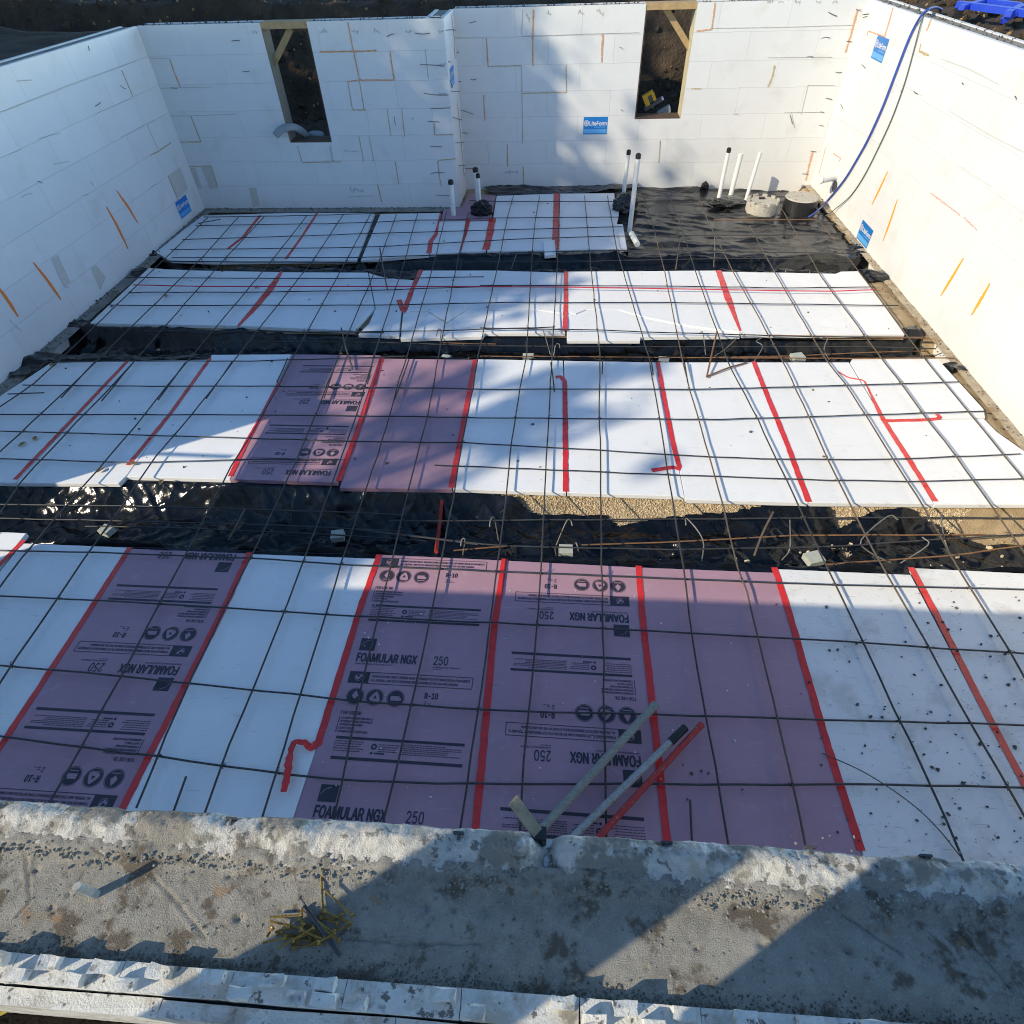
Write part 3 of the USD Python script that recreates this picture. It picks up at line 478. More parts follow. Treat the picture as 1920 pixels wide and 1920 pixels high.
def lines(x0, x1, y0, y1, n, h, seed):
    """Fine print too small to read: dashes of word length."""
    g = np.random.default_rng(seed); ps = []
    for y in np.linspace(y0, y1, n):
        x = x0; end = x1 - (x1 - x0) * 0.3 * g.random() ** 2
        while x < end - 0.004:
            w = min(0.008 + 0.022 * g.random(), end - x); ps.append(sbox(x, y, x + w, y + h)); x += w + 0.005
    return ps
def chk(cx, cy, s): return LineString([(cx - 0.5 * s, cy + 0.05 * s), (cx - 0.12 * s, cy - 0.4 * s), (cx + 0.55 * s, cy + 0.5 * s)]).buffer(0.008)
def unit():
    """One repeat of the print: (name, centre dv, mesh); u to the right, v up, v = 0 at the foot of the title."""
    E = []
    lg = sbox(0.095, 0.10, 0.225, 0.215); hill = LineString([(0.105, 0.15), (0.135, 0.185), (0.17, 0.20)]).buffer(0.003); lg2 = lg.difference(hill)
    E.append(('logo', 0.15, flat([lg2])))
    E.append(('title', 0.03, trimesh.util.concatenate([heavy(txt('FOAMULAR', 0.074, 0.345, 0.095, 0, True), 0.0022), heavy(txt('NGX', 0.074, 0.13, 0.465, 0, True), 0.0022), txt('HIGH PERFORMANCE XPS INSULATION', 0.012, 0.31, 0.095, -0.028)])))
    E.append(('grade', 0.03, trimesh.util.concatenate([heavy(txt('250', 0.078, 0.118, 0.735, 0.002), 0.0008), txt('COMPRESSIVE STRENGTH', 0.012, 0.225, 0.735, -0.026), flat(lines(0.735, 0.81, -0.04, -0.04, 1, 0.005, 2))])))
    fr = sbox(0.235, -0.195, 1.075, -0.093); fr = fr.difference(fr.buffer(-0.005)); bk = sbox(0.075, -0.195, 0.235, -0.093).difference(circle(0.155, -0.144, 0.026, 0.031).union(chk(0.156, -0.142, 0.04)))
    E.append(('banner', -0.145, trimesh.util.concatenate([flat([fr, bk]), txt('FOAMULAR NGX (NEXT GENERATION) EXTRUDED POLYSTYRENE INSULATION MEETS', 0.019, 0.79, 0.262, -0.137, True), txt('ALL FEDERAL AND STATE EMISSION REGULATIONS IN THE USA AND CANADA.', 0.019, 0.70, 0.262, -0.172, True)])))
    for i, cx in enumerate((0.165, 0.322, 0.487)):
        disc = circle(cx, -0.305, 0, 0.062); cut = [Polygon([(cx, -0.262), (cx + 0.02, -0.30), (cx, -0.322), (cx - 0.02, -0.30)]).buffer(0.006), LineString([(cx - 0.03, -0.32), (cx - 0.012, -0.29), (cx + 0.008, -0.27), (cx + 0.02, -0.29), (cx + 0.034, -0.33), (cx - 0.02, -0.325)]).buffer(0.012), sbox(cx - 0.04, -0.325, cx + 0.03, -0.285).union(sbox(cx - 0.01, -0.325, cx + 0.045, -0.30))][i]
        E.append(('round_icon', -0.305, flat([disc.difference(cut).difference(sbox(cx - 0.035, -0.348, cx + 0.035, -0.340)), circle(cx, -0.305, 0.067, 0.070)])))
    E.append(('rating', -0.31, trimesh.util.concatenate([heavy(txt('R-10', 0.046, 0.105, 0.712, -0.292, True), 0.0012), txt('2', 0.036, 0.022, 0.712, -0.352), flat(lines(0.75, 0.78, -0.338, -0.338, 1, 0.006, 4) + lines(0.75, 0.82, -0.352, -0.352, 1, 0.005, 5))])))
    li = ['EXTERIOR FOUNDATION WALLS', 'INTERIOR FOUNDATION WALLS', 'EXTERIOR SHEATHING', 'CAVITY WALLS', 'COMMERCIAL APPLICATIONS']
    E.append(('use_list', -0.52, trimesh.util.concatenate([txt('FOR USE IN:', 0.026, 0.16, 0.09, -0.455, True), flat([sbox(0.088, -0.60, 0.093, -0.475)])] + [txt(s, 0.015, 0.0098 * len(s), 0.105, -0.492 - 0.026 * k, True) for k, s in enumerate(li)])))
    E.append(('bar', -0.635, flat([sbox(0.105, -0.646, 1.07, -0.626)]))); E.append(('bar', -0.785, flat([sbox(0.105, -0.797, 1.07, -0.775)])))
    E.append(('fine_print', -0.70, flat(lines(0.105, 0.33, -0.735, -0.665, 5, 0.005, 6) + lines(0.44, 0.60, -0.725, -0.675, 4, 0.005, 7) + lines(0.62, 1.06, -0.735, -0.665, 6, 0.005, 8) + [circle(0.405, -0.69, 0.010, 0.022), circle(0.395, -0.738, 0, 0.010), sbox(0.415, -0.744, 0.49, -0.733)])))
    return E
UNIT = unit()
def print_board(t, poly, title_y, flipped, x_edge):
    """title_y: world y of each title's foot; x_edge: the board edge the print reads from."""
    ys = [p[1] for p in poly]; lo, hi = min(ys) + 0.01, max(ys) + 0.012
    for ty in title_y:
        for name, dv, m in UNIT:
            q = m.copy(); u, v, w = q.vertices.T
            if flipped: u, v = x_edge - u, ty - v
            else: u, v = x_edge + u, ty + v
            if v.min() < lo or v.max() > hi: continue
            slope = (poly[1][1] - poly[0][1]) / (poly[1][0] - poly[0][0])
            q.vertices = np.stack([u, v + slope * 0.6 * (u - x_edge), w + 0.0015], 1); obj(name, q, 'print_ink', t, kind='stuff' if name == 'fine_print' else None)
print_board(*R4[3], (3.618, 2.43, 1.24), False, -1.645)
print_board(*R4[4], (2.975 + 1.2, 2.975, 1.765, 0.56), True, 0.79)
yA = P(443, 1040)[1]; print_board(*R4[1], (yA, yA - 1.2, yA - 2.4), True, R4[1][1][1][0] - 0.02)
yC = P(655, 884)[1]; yC2 = P(672, 752)[1]; print_board(R3o[3], [P2(*p) for p in R3[3][2]], (yC, yC2, yC2 + 1.2), True, P(674, 790)[0] - 0.0)

# ---------------------------------------------------------------- red tape
def tape(pts, w, label, z=0.002, seed=0, thick=0.0025, jit=0.06):
    q = [P(*p, z) for p in pts]; obj('red_tape', ribbon(q, w, (0, 0, 1), thick, jit, 0.06, seed), 'red_tape', None, label, 'tape', 'red tapes on the foam boards')
T = [([(45, 1013), (0, 1058), (-60, 1120)], 0.05, 'red tape at the very left of the front row'),
     ([(244, 1026), (150, 1172), (15, 1378), (-60, 1490)], 0.05, 'red tape along the left edge of the leftmost printed purple board'),
     ([(468, 1036), (430, 1120), (345, 1290), (240, 1495), (215, 1545)], 0.055, 'red tape along the right edge of the leftmost printed purple board'),
     ([(711, 1040), (672, 1150), (640, 1255), (597, 1392)], 0.055, 'red tape left of the upright printed purple board, loose at its end'),
     ([(946, 1048), (925, 1190), (912, 1340), (893, 1540), (889, 1580)], 0.055, 'red tape between the two printed purple boards in the front row'),
     ([(1197, 1061), (1205, 1160), (1215, 1250), (1236, 1440), (1252, 1590)], 0.055, 'red tape passing under the loose pipes'),
     ([(1452, 1064), (1480, 1150), (1540, 1360), (1615, 1595)], 0.055, 'red tape between the plain purple board and the muddy white one'),
     ([(1708, 1064), (1760, 1160), (1830, 1300), (1905, 1440), (1960, 1545)], 0.055, 'red tape between the two muddy white boards at front right'),
     ([(240, 676), (135, 787), (28, 899)], 0.05, 'leftmost red tape of the third row'), ([(394, 672), (320, 775), (240, 872)], 0.05, 'red tape ending at the sunlit notch in the third row'),
     ([(522, 716), (490, 780), (462, 830), (432, 893)], [0.025, 0.04, 0.055, 0.055], 'red tape along the left edge of the third-row printed board'),
     ([(717, 668), (695, 740), (668, 815), (635, 902)], 0.065, 'red tape between the printed and plain purple boards of the third row'),
     ([(891, 674), (878, 745), (862, 830), (846, 914)], 0.06, 'red tape on the right edge of the plain purple board in the third row'),
     ([(1042, 707), (1052, 706), (1059, 715), (1060, 800), (1061, 922)], 0.06, 'red tape with a hooked far end in the third row'),
     ([(1233, 679), (1247, 755), (1264, 840), (1275, 880), (1262, 876), (1222, 882)], 0.055, 'red tape with a bent tail at its near end in the third row'),
     ([(1413, 678), (1440, 745), (1475, 830), (1516, 941)], 0.06, 'straight red tape right of the tailed one in the third row'),
     ([(1572, 697), (1590, 708), (1620, 713), (1655, 785), (1700, 855), (1754, 940)], [0.02, 0.02, 0.05, 0.055, 0.055, 0.055], 'red tape with a stray far end at the right of the third row'),
     ([(1657, 789), (1720, 788), (1755, 786), (1764, 784), (1757, 776)], 0.05, 'short red tape branching sideways at the right of the third row'),
     ([(528, 509), (505, 545), (480, 575), (447, 611)], [0.05, 0.12, 0.10, 0.05], 'ragged wide red tape at the left of the second back row'),
     ([(789, 506), (772, 545), (757, 585), (748, 562)], [0.07, 0.07, 0.09, 0.08], 'red tape shaped like a tick on the cracked board'),
     ([(1061, 509), (1061, 565), (1059, 620)], 0.07, 'red tape at the middle of the second back row'), ([(1347, 507), (1360, 545), (1388, 620)], [0.09, 0.10, 0.03], 'tapering red tape at the right of the second back row'),
     ([(488, 404), (455, 445), (428, 466)], 0.06, 'left of two narrow red tapes in the back left corner'), ([(595, 399), (570, 438), (536, 486)], 0.05, 'right of two narrow red tapes in the back left corner'),
     ([(826, 400), (817, 440), (808, 452), (804, 475)], [0.03, 0.04, 0.09, 0.09], 'red tape wider at its near end beside the first capped pipe'), ([(878, 412), (872, 440), (863, 470)], [0.10, 0.06, 0.02], 'wedge-shaped red tape in the back row'), ([(924, 408), (918, 440), (911, 468)], 0.13, 'short wide red tape by the black plastic bundle'),
     ([(1044, 363), (1043, 415), (1042, 467)], 0.13, 'widest red tape, in the back row')]
for i, (p, w, l) in enumerate(T): tape(p, w, l, 0.0022, i)
q = [P(600, 1388, 0.003), P(585, 1402, 0.01), P(570, 1392, 0.05), P(553, 1392, 0.06), P(545, 1410, 0.04), P(540, 1440, 0.06), P(532, 1485, 0.06)]
obj('peeling_tape', ribbon(spline(q, 5), [0.055, 0.05, 0.04, 0.045, 0.06, 0.05, 0.045], (0.1, 0, 1), 0.002, 0.15, 0.02, 77), 'red_tape', None, 'peeled end of red tape curling over a bar on the white front board', 'tape')
obj('red_line', tube([P(830, 925, -0.09), P(826, 965, -0.2), P(822, 1000, -0.25), P(818, 1035, -0.08)], 0.022, 5), 'red_mark', None, 'mottled red tape running down the black plastic of the front trench', 'tape')
q = [P(*p, 0.075) for p in ((250, 534), (376, 537), (720, 537), (860, 537), (1042, 538), (1240, 541), (1473, 545), (1560, 546), (1640, 543))]
obj('string_line', tube(q, 0.009, 5), 'red_string', None, 'thin red string line stretched across the second back row', 'string')

# ---------------------------------------------------------------- reinforcing bars
V = [[(110, 677), (57, 725), (0, 762), (-60, 805)], [(181, 677), (135, 722), (75, 777), (40, 811), (0, 847), (-80, 925)], [(252, 677), (210, 724), (157, 777), (125, 812), (77, 862), (40, 902), (10, 950), (-60, 1040)],
     [(352, 677), (315, 722), (272, 776), (240, 815), (197, 865), (130, 942), (50, 1034), (0, 1100), (-50, 1170)], [(442, 672), (402, 725), (360, 777), (325, 817), (285, 865), (230, 947), (170, 1031), (107, 1122), (20, 1250), (-40, 1340)],
     [(547, 675), (522, 725), (492, 777), (467, 822), (440, 862), (420, 900), (348, 1040), (300, 1130), (230, 1263), (130, 1440), (90, 1510)], [(635, 667), (612, 725), (592, 776), (572, 826), (540, 897), (473, 1040), (414, 1157), (353, 1283), (297, 1413), (255, 1515)],
     [(705, 655), (684, 725), (669, 776), (651, 827), (612, 935), (568, 1052), (533, 1147), (473, 1297), (420, 1420), (380, 1535)], [(762, 672), (744, 726), (731, 780), (716, 827), (680, 937), (640, 1056), (610, 1153), (563, 1303), (522, 1437), (488, 1545)],
     [(822, 667), (812, 727), (801, 782), (789, 827), (760, 940), (736, 1048), (708, 1160), (670, 1320), (647, 1440), (622, 1550)], [(897, 665), (887, 727), (876, 782), (867, 830), (852, 922), (829, 1045), (807, 1162), (770, 1327), (743, 1440), (717, 1550)],
     [(987, 672), (974, 730), (966, 785), (959, 835), (950, 922), (934, 1050), (920, 1163), (897, 1333), (880, 1440), (863, 1555)], [(1035, 677), (1031, 730), (1029, 787), (1026, 840), (1022, 922), (1015, 1048), (1007, 1172), (992, 1333), (980, 1440), (974, 1565)],
     [(1126, 672), (1124, 730), (1124, 785), (1126, 845), (1127, 927), (1128, 1057), (1131, 1180), (1133, 1340), (1134, 1440), (1136, 1570)], [(1217, 672), (1227, 730), (1237, 787), (1247, 855), (1260, 932), (1280, 1058), (1297, 1187), (1323, 1343), (1343, 1440), (1366, 1585)],
     [(1280, 680), (1292, 727), (1310, 787), (1330, 855), (1355, 947), (1383, 1062), (1402, 1113), (1420, 1193), (1458, 1347), (1480, 1440), (1512, 1595)], [(1365, 679), (1390, 727), (1419, 782), (1455, 861), (1500, 953), (1547, 1058), (1580, 1123), (1620, 1207), (1687, 1353), (1730, 1440), (1808, 1615)],
     [(1471, 682), (1490, 724), (1516, 779), (1553, 863), (1597, 953), (1657, 1067), (1690, 1123), (1743, 1217), (1820, 1357), (1870, 1440), (1960, 1600)], [(1553, 682), (1587, 721), (1623, 779), (1675, 861), (1733, 953), (1790, 1052), (1840, 1137), (1897, 1227), (1990, 1400)],
     [(1655, 675), (1689, 717), (1729, 774), (1791, 853), (1868, 960), (1940, 1065)], [(1733, 672), (1768, 714), (1813, 769), (1881, 851), (1960, 950)]]
BACK = [[(390, 408), (312, 482)], [(447, 407), (379, 483)], [(495, 407), (420, 487)], [(576, 404), (511, 487)], [(644, 402), (588, 487)], [(695, 401), (649, 489)], [(743, 402), (712, 487)], [(783, 400), (773, 435), (760, 485)], [(837, 398), (828, 433), (817, 482)], [(878, 398), (872, 433), (860, 478)],
        [(963, 367), (951, 409), (939, 471)], [(1012, 367), (1004, 409), (998, 471)], [(1050, 365), (1046, 471)], [(1096, 367), (1100, 411), (1105, 471)], [(1139, 367), (1147, 414), (1157, 471)], [(1207, 366), (1226, 430), (1246, 508)], [(1253, 363), (1276, 421), (1304, 510)], [(1304, 361), (1329, 418), (1375, 510)],
        [(1405, 423), (1434, 476), (1455, 515)], [(1464, 389), (1521, 485), (1537, 515)], [(1537, 416), (1570, 457), (1611, 510)]]
ORD = ['first', 'second', 'third', 'fourth', 'fifth', 'sixth', 'seventh', 'eighth', 'ninth', 'tenth', 'eleventh', 'twelfth', 'thirteenth', 'fourteenth', 'fifteenth', 'sixteenth', 'seventeenth', 'eighteenth', 'nineteenth', 'twentieth', 'twenty-first']
RUSTY = {15, 17, 18, 19, 20}
MAT_LINES = []
def rebar(pts, z, label, m='steel', r=0.0078, group='reinforcing bars of the floor mat', sag=0.0):
    q = resample([P(*p[:2], p[2] if len(p) > 2 else z) for p in pts], 0.25); q = q + np.random.default_rng(len(used) + len(pts) + int(abs(q[0, 0]) * 999)).normal(size=q.shape) * np.array([0.0025, 0.0025, 0.001]); MAT_LINES.append((label, q))
    obj('reinforcing_bar', tube(q, r, 7), m, None, label, 'rebar', group, smooth=True)
for i, (b, a) in enumerate(zip(BACK, V)):
    rebar(b + a, 0.056, f'{"rusty" if i in RUSTY else "dark"} steel bar running front to back, {ORD[i]} from the left wall', 'worn_steel' if i in RUSTY else 'steel')
H = [('steel', 'nearest bar crossing the front row, just beyond the wall top', [(-60, 1372), (0, 1380), (143, 1400), (297, 1418), (520, 1450), (640, 1463), (877, 1470), (1280, 1470), (1747, 1472), (1960, 1478)]),
     ('steel', 'second nearest bar crossing the front row, under the tops of the loose pipes', [(-60, 1240), (0, 1248), (225, 1268), (640, 1312), (893, 1330), (1280, 1342), (1687, 1353), (1960, 1361)]),
     ('steel', 'third nearest bar crossing the front row, over the upside-down purple title', [(-60, 1112), (0, 1117), (300, 1132), (640, 1154), (920, 1167), (1280, 1186), (1620, 1205), (1960, 1229)]),
     ('steel', 'farthest bar crossing the front row, along its sunlit edge', [(-60, 1031), (0, 1033), (160, 1035), (500, 1048), (700, 1062), (935, 1072), (1280, 1086), (1570, 1097), (1960, 1107)]),
     ('steel', 'bar crossing the third row nearest its front edge, right of the purple boards', [(815, 872), (920, 876), (1025, 881), (1250, 890), (1360, 894), (1474, 898), (1700, 903), (1940, 897)]),
     ('steel', 'short-ended bar crossing the third row nearest its front edge at left', [(-60, 859), (0, 860), (240, 867), (285, 866), (480, 861), (635, 861)]),
     ('steel', 'bar crossing the middle of the third row, below the tape branch', [(-60, 806), (0, 808), (240, 815), (480, 822), (650, 827), (867, 830), (920, 833), (1127, 844), (1247, 852), (1360, 857), (1455, 861), (1675, 861), (1913, 851)]),
     ('steel', 'bar crossing the third row just above the tape branch', [(-60, 777), (0, 777), (480, 778), (800, 781), (920, 784), (1130, 785), (1300, 786), (1360, 786), (1623, 778), (1849, 771)]),
     ('steel', 'bar crossing the third row near its far edge, over the hooked tape', [(42, 722), (250, 724), (480, 724), (840, 728), (920, 730), (1124, 729), (1300, 730), (1494, 725), (1797, 716)]),
     ('steel', 'bar along the far edge of the third row at left', [(85, 678), (250, 677), (480, 677), (700, 670), (760, 668)]),
     ('steel', 'bar on the front edge of the second back row at left of the crack', [(668, 622), (823, 620), (960, 616), (1040, 613)]), ('steel', 'bar on the front edge of the second back row at right', [(900, 615), (1127, 619), (1201, 622), (1340, 626), (1500, 631), (1735, 632)]),
     ('steel', 'bar crossing the middle of the second back row', [(200, 572), (280, 573), (720, 572), (960, 567), (1240, 567), (1473, 570), (1620, 572), (1685, 573)]),
     ('steel', 'bar just in front of the red string at left', [(240, 549), (280, 548), (463, 548), (720, 544), (790, 541), (923, 537), (960, 536)]), ('steel', 'bar just behind the red string at right', [(900, 535), (1180, 536), (1240, 536), (1473, 540), (1640, 538)]),
     ('steel', 'bar behind the string, ending above the snapped board', [(235, 520), (500, 522), (720, 522), (907, 519)]),
     ('steel', 'bar along the front edge of the back row', [(323, 483), (667, 483), (860, 477), (920, 475), (1105, 470), (1240, 470), (1600, 475)]),
     ('steel', 'bar crossing the back row, second from its front edge', [(319, 468), (600, 465), (720, 462), (773, 459), (960, 449), (1000, 447), (1148, 443), (1290, 441), (1570, 440)]),
     ('steel', 'bar crossing the back row, third from its front edge', [(342, 449), (543, 443), (720, 437), (940, 431), (1095, 427), (1167, 425)]), ('steel', 'bar crossing the back row, fourth from its front edge', [(367, 423), (624, 419), (720, 416), (773, 413), (857, 412), (900, 409), (1160, 407)]),
     ('steel', 'bar along the far edge of the back row at left', [(381, 407), (578, 404), (715, 400)]), ('steel', 'farthest crossing bar, behind the widest red tape', [(880, 376), (960, 378), (1148, 378), (1363, 375)]),
     ('rusty_steel', 'rusty bar across the black plastic in front of the round lid', [(1338, 412), (1533, 412)])]
for m, l, p in H: rebar(p, 0.038, l, m)
TR = [('steel', 'straight bar over the far side of the front trench', [(730, 977, 0.02), (1280, 973, 0.02), (1720, 970, 0.02), (1960, 972, 0.02)]), ('steel', 'bar over the front trench that slants towards the pale spacer block', [(667, 992, 0.0), (933, 1023, 0), (1073, 1027, 0), (1280, 1030, 0), (1557, 1025, 0), (1753, 1012, 0), (1960, 1000, 0)]),
      ('rusty_steel', 'rusty bar from the pale spacer block to the right end of the front trench', [(1090, 1022, -0.1), (1280, 1015, -0.1), (1457, 1005, -0.1), (1627, 1003, -0.1), (1847, 1003, -0.1)]), ('rusty_steel', 'rusty bar low in the right end of the front trench', [(1550, 1058, -0.05), (1780, 1042, -0.05), (1917, 1023, -0.05)]),
      ('steel', 'upper shaded bar in the left of the front trench', [(-20, 945, 0), (127, 947, 0), (233, 948, 0), (640, 960, 0), (760, 966, 0)]), ('steel', 'middle shaded bar in the left of the front trench', [(-20, 971, -0.05), (233, 977, -0.05), (500, 984, -0.05), (760, 996, -0.05)]), ('steel', 'lower shaded bar in the left of the front trench', [(160, 986, -0.15), (340, 990, -0.15), (640, 1003, -0.15), (800, 1015, -0.15)]),
      ('steel', 'short bar lying beside its neighbour over the lit plastic of the front trench', [(699, 998, 0), (800, 1008, 0), (895, 1021, 0)]), ('rusty_steel', 'short rusty bar low beside the red mark in the front trench', [(850, 1032, -0.12), (960, 1024, -0.12)]),
      ('steel', 'bar over the middle of the second trench', [(420, 640, 0), (720, 642, 0), (880, 648, 0), (1180, 650, 0), (1360, 650, 0), (1620, 650, 0), (1755, 654, 0)]), ('rusty_steel', 'long rusty bar along the near side of the second trench', [(900, 668, 0.01), (1105, 669, 0.01), (1360, 671, 0.01), (1620, 672, 0.01), (1790, 671, 0.01)]), ('rusty_steel', 'rusty bar just behind the long rusty one at right of the second trench', [(1280, 671, -0.12), (1480, 668, -0.12), (1620, 661, -0.12), (1740, 658, -0.12)]),
      ('steel', 'bar over the far side of the second trench at left', [(270, 621, 0.01), (560, 622, 0.01), (720, 623, 0.01)]), ('rusty_steel', 'short rusty bar over the second trench behind the plain purple board', [(830, 643, 0.005), (930, 645, 0.005)]), ('rusty_steel', 'rusty bar over the far side of the second trench at right', [(1440, 628, 0.03), (1600, 632, 0.03), (1740, 634, 0.03)]),
      ('steel', 'bar along the middle of the third trench', [(300, 490, 0), (640, 492, 0), (960, 491, 0), (1095, 490, 0), (1240, 487, 0), (1340, 485, 0), (1604, 485, 0)]), ('steel', 'short bar lying crooked in the back left corner', [(371, 419, 0.05), (401, 417, 0.05), (414, 411, 0.05)]), ('steel', 'short loose bar by the left wall on the third row', [(15, 739, 0.06), (50, 737, 0.06), (83, 736, 0.06)])]
for m, l, p in TR: rebar(p, 0, l, m, group='bars over the trenches', r=0.008)
LAP = [[(178, 678), (115, 746)], [(250, 680), (190, 752)], [(347, 680), (297, 750)], [(436, 677), (387, 747)], [(540, 672), (519, 716)], [(631, 675), (608, 746)], [(702, 662), (689, 720)], [(767, 674), (741, 748)], [(1033, 680), (1040, 734)], [(1130, 676), (1129, 701)], [(1221, 676), (1225, 703)], [(1283, 680), (1290, 718)], [(812, 452), (806, 478)]]
for i, p in enumerate(LAP[:12]): rebar(p, 0.058, f'short lap bar tied beside the {ORD[[1, 2, 3, 4, 5, 6, 7, 8, 12, 13, 14, 15][i]]} front-to-back bar at the third row', 'steel', 0.0085, 'short lap bars')
rebar([(350, 1455), (330, 1507), (322, 1530)], 0.045, 'short bar end on the white board beside the leftmost printed board', 'steel', 0.008, None); rebar([(1293, 1500), (1296, 1545), (1299, 1590)], 0.045, 'short bar end on the plain purple board near the wall top', 'steel', 0.008, None)
ties = []
_fb = [(LineString(q[:, :2]), q) for l, q in MAT_LINES if 'front to back' in l and 'lap' not in l]; _cr = [(LineString(q[:, :2]), q) for l, q in MAT_LINES if 'front to back' not in l and 'lap' not in l and 'short' not in l]
for a, _ in _fb:
    for b, q in _cr:
        r = a.intersection(b)
        if not r.is_empty and r.geom_type == 'Point': ties.append((r.x, r.y, 0.047 if q[0, 2] > 0.03 else 0.03))
tw = trimesh.util.concatenate([tube([(-0.017, -0.013, -0.012), (-0.002, 0.0, 0.019), (0.017, 0.013, -0.012)], 0.0028, 5), tube([(0.016, -0.014, -0.010), (0.0, 0.002, 0.020), (-0.016, 0.014, -0.010)], 0.0028, 5), tube([(0, 0, 0.018), (0.012, -0.016, 0.026), (0.018, -0.026, 0.02)], 0.0028, 5)])
pi = UsdGeom.PointInstancer.Define(stage, '/World/wire_ties'); tag(pi.GetPrim(), 'small twisted wire ties holding the crossing bars together', 'wire ties', None, 'stuff'); usdkit.mesh(stage, '/World/wire_ties/tie', tw, M['tie_dark'])
pi.CreatePrototypesRel().SetTargets(['/World/wire_ties/tie']); gt = np.random.default_rng(4); ties = [t for t in ties if gt.random() < 0.7]
pi.CreateProtoIndicesAttr(Vt.IntArray.FromNumpy(np.zeros(len(ties), np.int32))); pi.CreatePositionsAttr(Vt.Vec3fArray.FromNumpy(np.asarray(ties, np.float32)))
pi.CreateOrientationsAttr(Vt.QuathArray([Gf.Quath(math.cos(a / 2), 0, 0, math.sin(a / 2)) for a in gt.uniform(0, 6.28, len(ties))]))
# bent stirrups and hooks standing in the trenches
def stirrup(pts, label, m='steel', r=0.0065): obj('bent_stirrup', tube(spline([P(*p) for p in pts], 4), r, 6), m, None, label, 'rebar', 'bent stirrups in the trenches', smooth=True)
ST = [([(1043, 1022, -0.20), (1062, 978, 0.03), (1070, 976, 0.03), (1073, 986, 0.0)], 'bent stirrup rising left of the pale spacer block'), ([(1040, 1025, -0.05), (1047, 1045, -0.2), (1082, 1050, -0.2), (1084, 1030, -0.05), (1080, 1017, 0.0)], 'stirrup looped round the pale spacer block'),
      ([(918, 988, 0.0), (920, 976, 0.03), (927, 972, 0.03), (935, 1015, -0.25)], 'hooked stirrup left of the pale spacer block'), ([(1286, 985, 0.0), (1288, 972, 0.03), (1318, 1012, -0.05), (1315, 1058, -0.1)], 'kinked stirrup over the front trench right of the middle'), ([(1414, 1042, -0.02), (1430, 1000, 0.06), (1450, 960, 0.12)], 'thick straight stake slanting over the front trench'),
      ([(1481, 975, 0.02), (1481, 1028, -0.05), (1466, 1050, -0.2)], 'thin stirrup leg hanging in the front trench'), ([(1684, 975, 0.02), (1665, 968, 0.04), (1615, 1012, -0.05), (1630, 1035, -0.15), (1670, 1055, -0.2)], 'wide bent stirrup at right of the front trench'), ([(1729, 1007, 0.02), (1740, 1022, 0.0), (1688, 1056, -0.15)], 'folded stirrup beyond the wide one in the front trench'),
      ([(1764, 965, 0.02), (1770, 1008, 0.0), (1783, 1045, -0.15)], 'thin upright stirrup at the right end of the front trench'), ([(864, 1024, 0.0), (866, 1012, 0.03), (872, 1012, 0.03), (868, 1040, -0.15)], 'small hooked stirrup beside the mottled red tape'), ([(429, 1012, -0.1), (446, 980, 0.0), (459, 955, 0.06)], 'stake slanting in the shaded front trench'),
      ([(1325, 707, 0.03), (1340, 640, 0.12), (1344, 622, 0.15)], 'rusty stake leaning out of the second trench'), ([(1325, 706, 0.02), (1365, 690, 0.03), (1400, 680, 0.02)], 'thin bent bar lying on the third row beside the rusty stake'), ([(1340, 668, 0.0), (1365, 650, 0.02), (1392, 624, 0.03)], 'slanting stirrup over the second trench near the tapering tape'),
      ([(1414, 678, 0.0), (1430, 650, 0.0), (1418, 640, 0.02), (1430, 633, 0.02)], 'zigzag stirrup over the second trench'), ([(1538, 635, 0.03), (1552, 633, 0.04), (1545, 655, 0.0), (1555, 675, -0.1)], 'white-tipped hook at right of the second trench'), ([(1312, 625, 0.03), (1318, 624, 0.04), (1323, 665, -0.1)], 'narrow hook hanging in the second trench'),
      ([(640, 615, 0.05), (648, 650, 0.06), (661, 692, 0.03)], 'dark stake leaning from the second trench onto the printed purple board'), ([(818, 630, 0.02), (822, 618, 0.05), (827, 620, 0.04), (825, 640, -0.05)], 'small hook over the cracked board edge'), ([(1010, 618, 0.04), (1016, 617, 0.05), (1022, 630, 0.0), (1032, 665, -0.15)], 'hook hanging from the snapped board edge'),
      ([(1038, 668, -0.1), (1042, 647, 0.02), (1048, 645, 0.03), (1050, 652, 0.0)], 'little hook over the second trench beside the hooked tape'), ([(712, 465, 0.1), (718, 500, 0.1), (726, 542, 0.06)], 'dark stake leaning across the gap in front of the back row'), ([(1267, 505, 0.0), (1272, 470, 0.02), (1275, 448, 0.08)], 'stake standing in the third trench beside the black plastic'), ([(1338, 500, -0.05), (1340, 470, 0.03), (1340, 445, 0.08)], 'thin upright bar in the third trench'), ([(958, 505, -0.1), (968, 478, 0.03)], 'short stub in the third trench')]
for p, l in ST: stirrup(p, l, 'rusty_steel' if 'rusty' in l else 'worn_steel' if 'stake' in l else 'stirrup_steel', 0.011 if 'stake' in l else 0.0068)
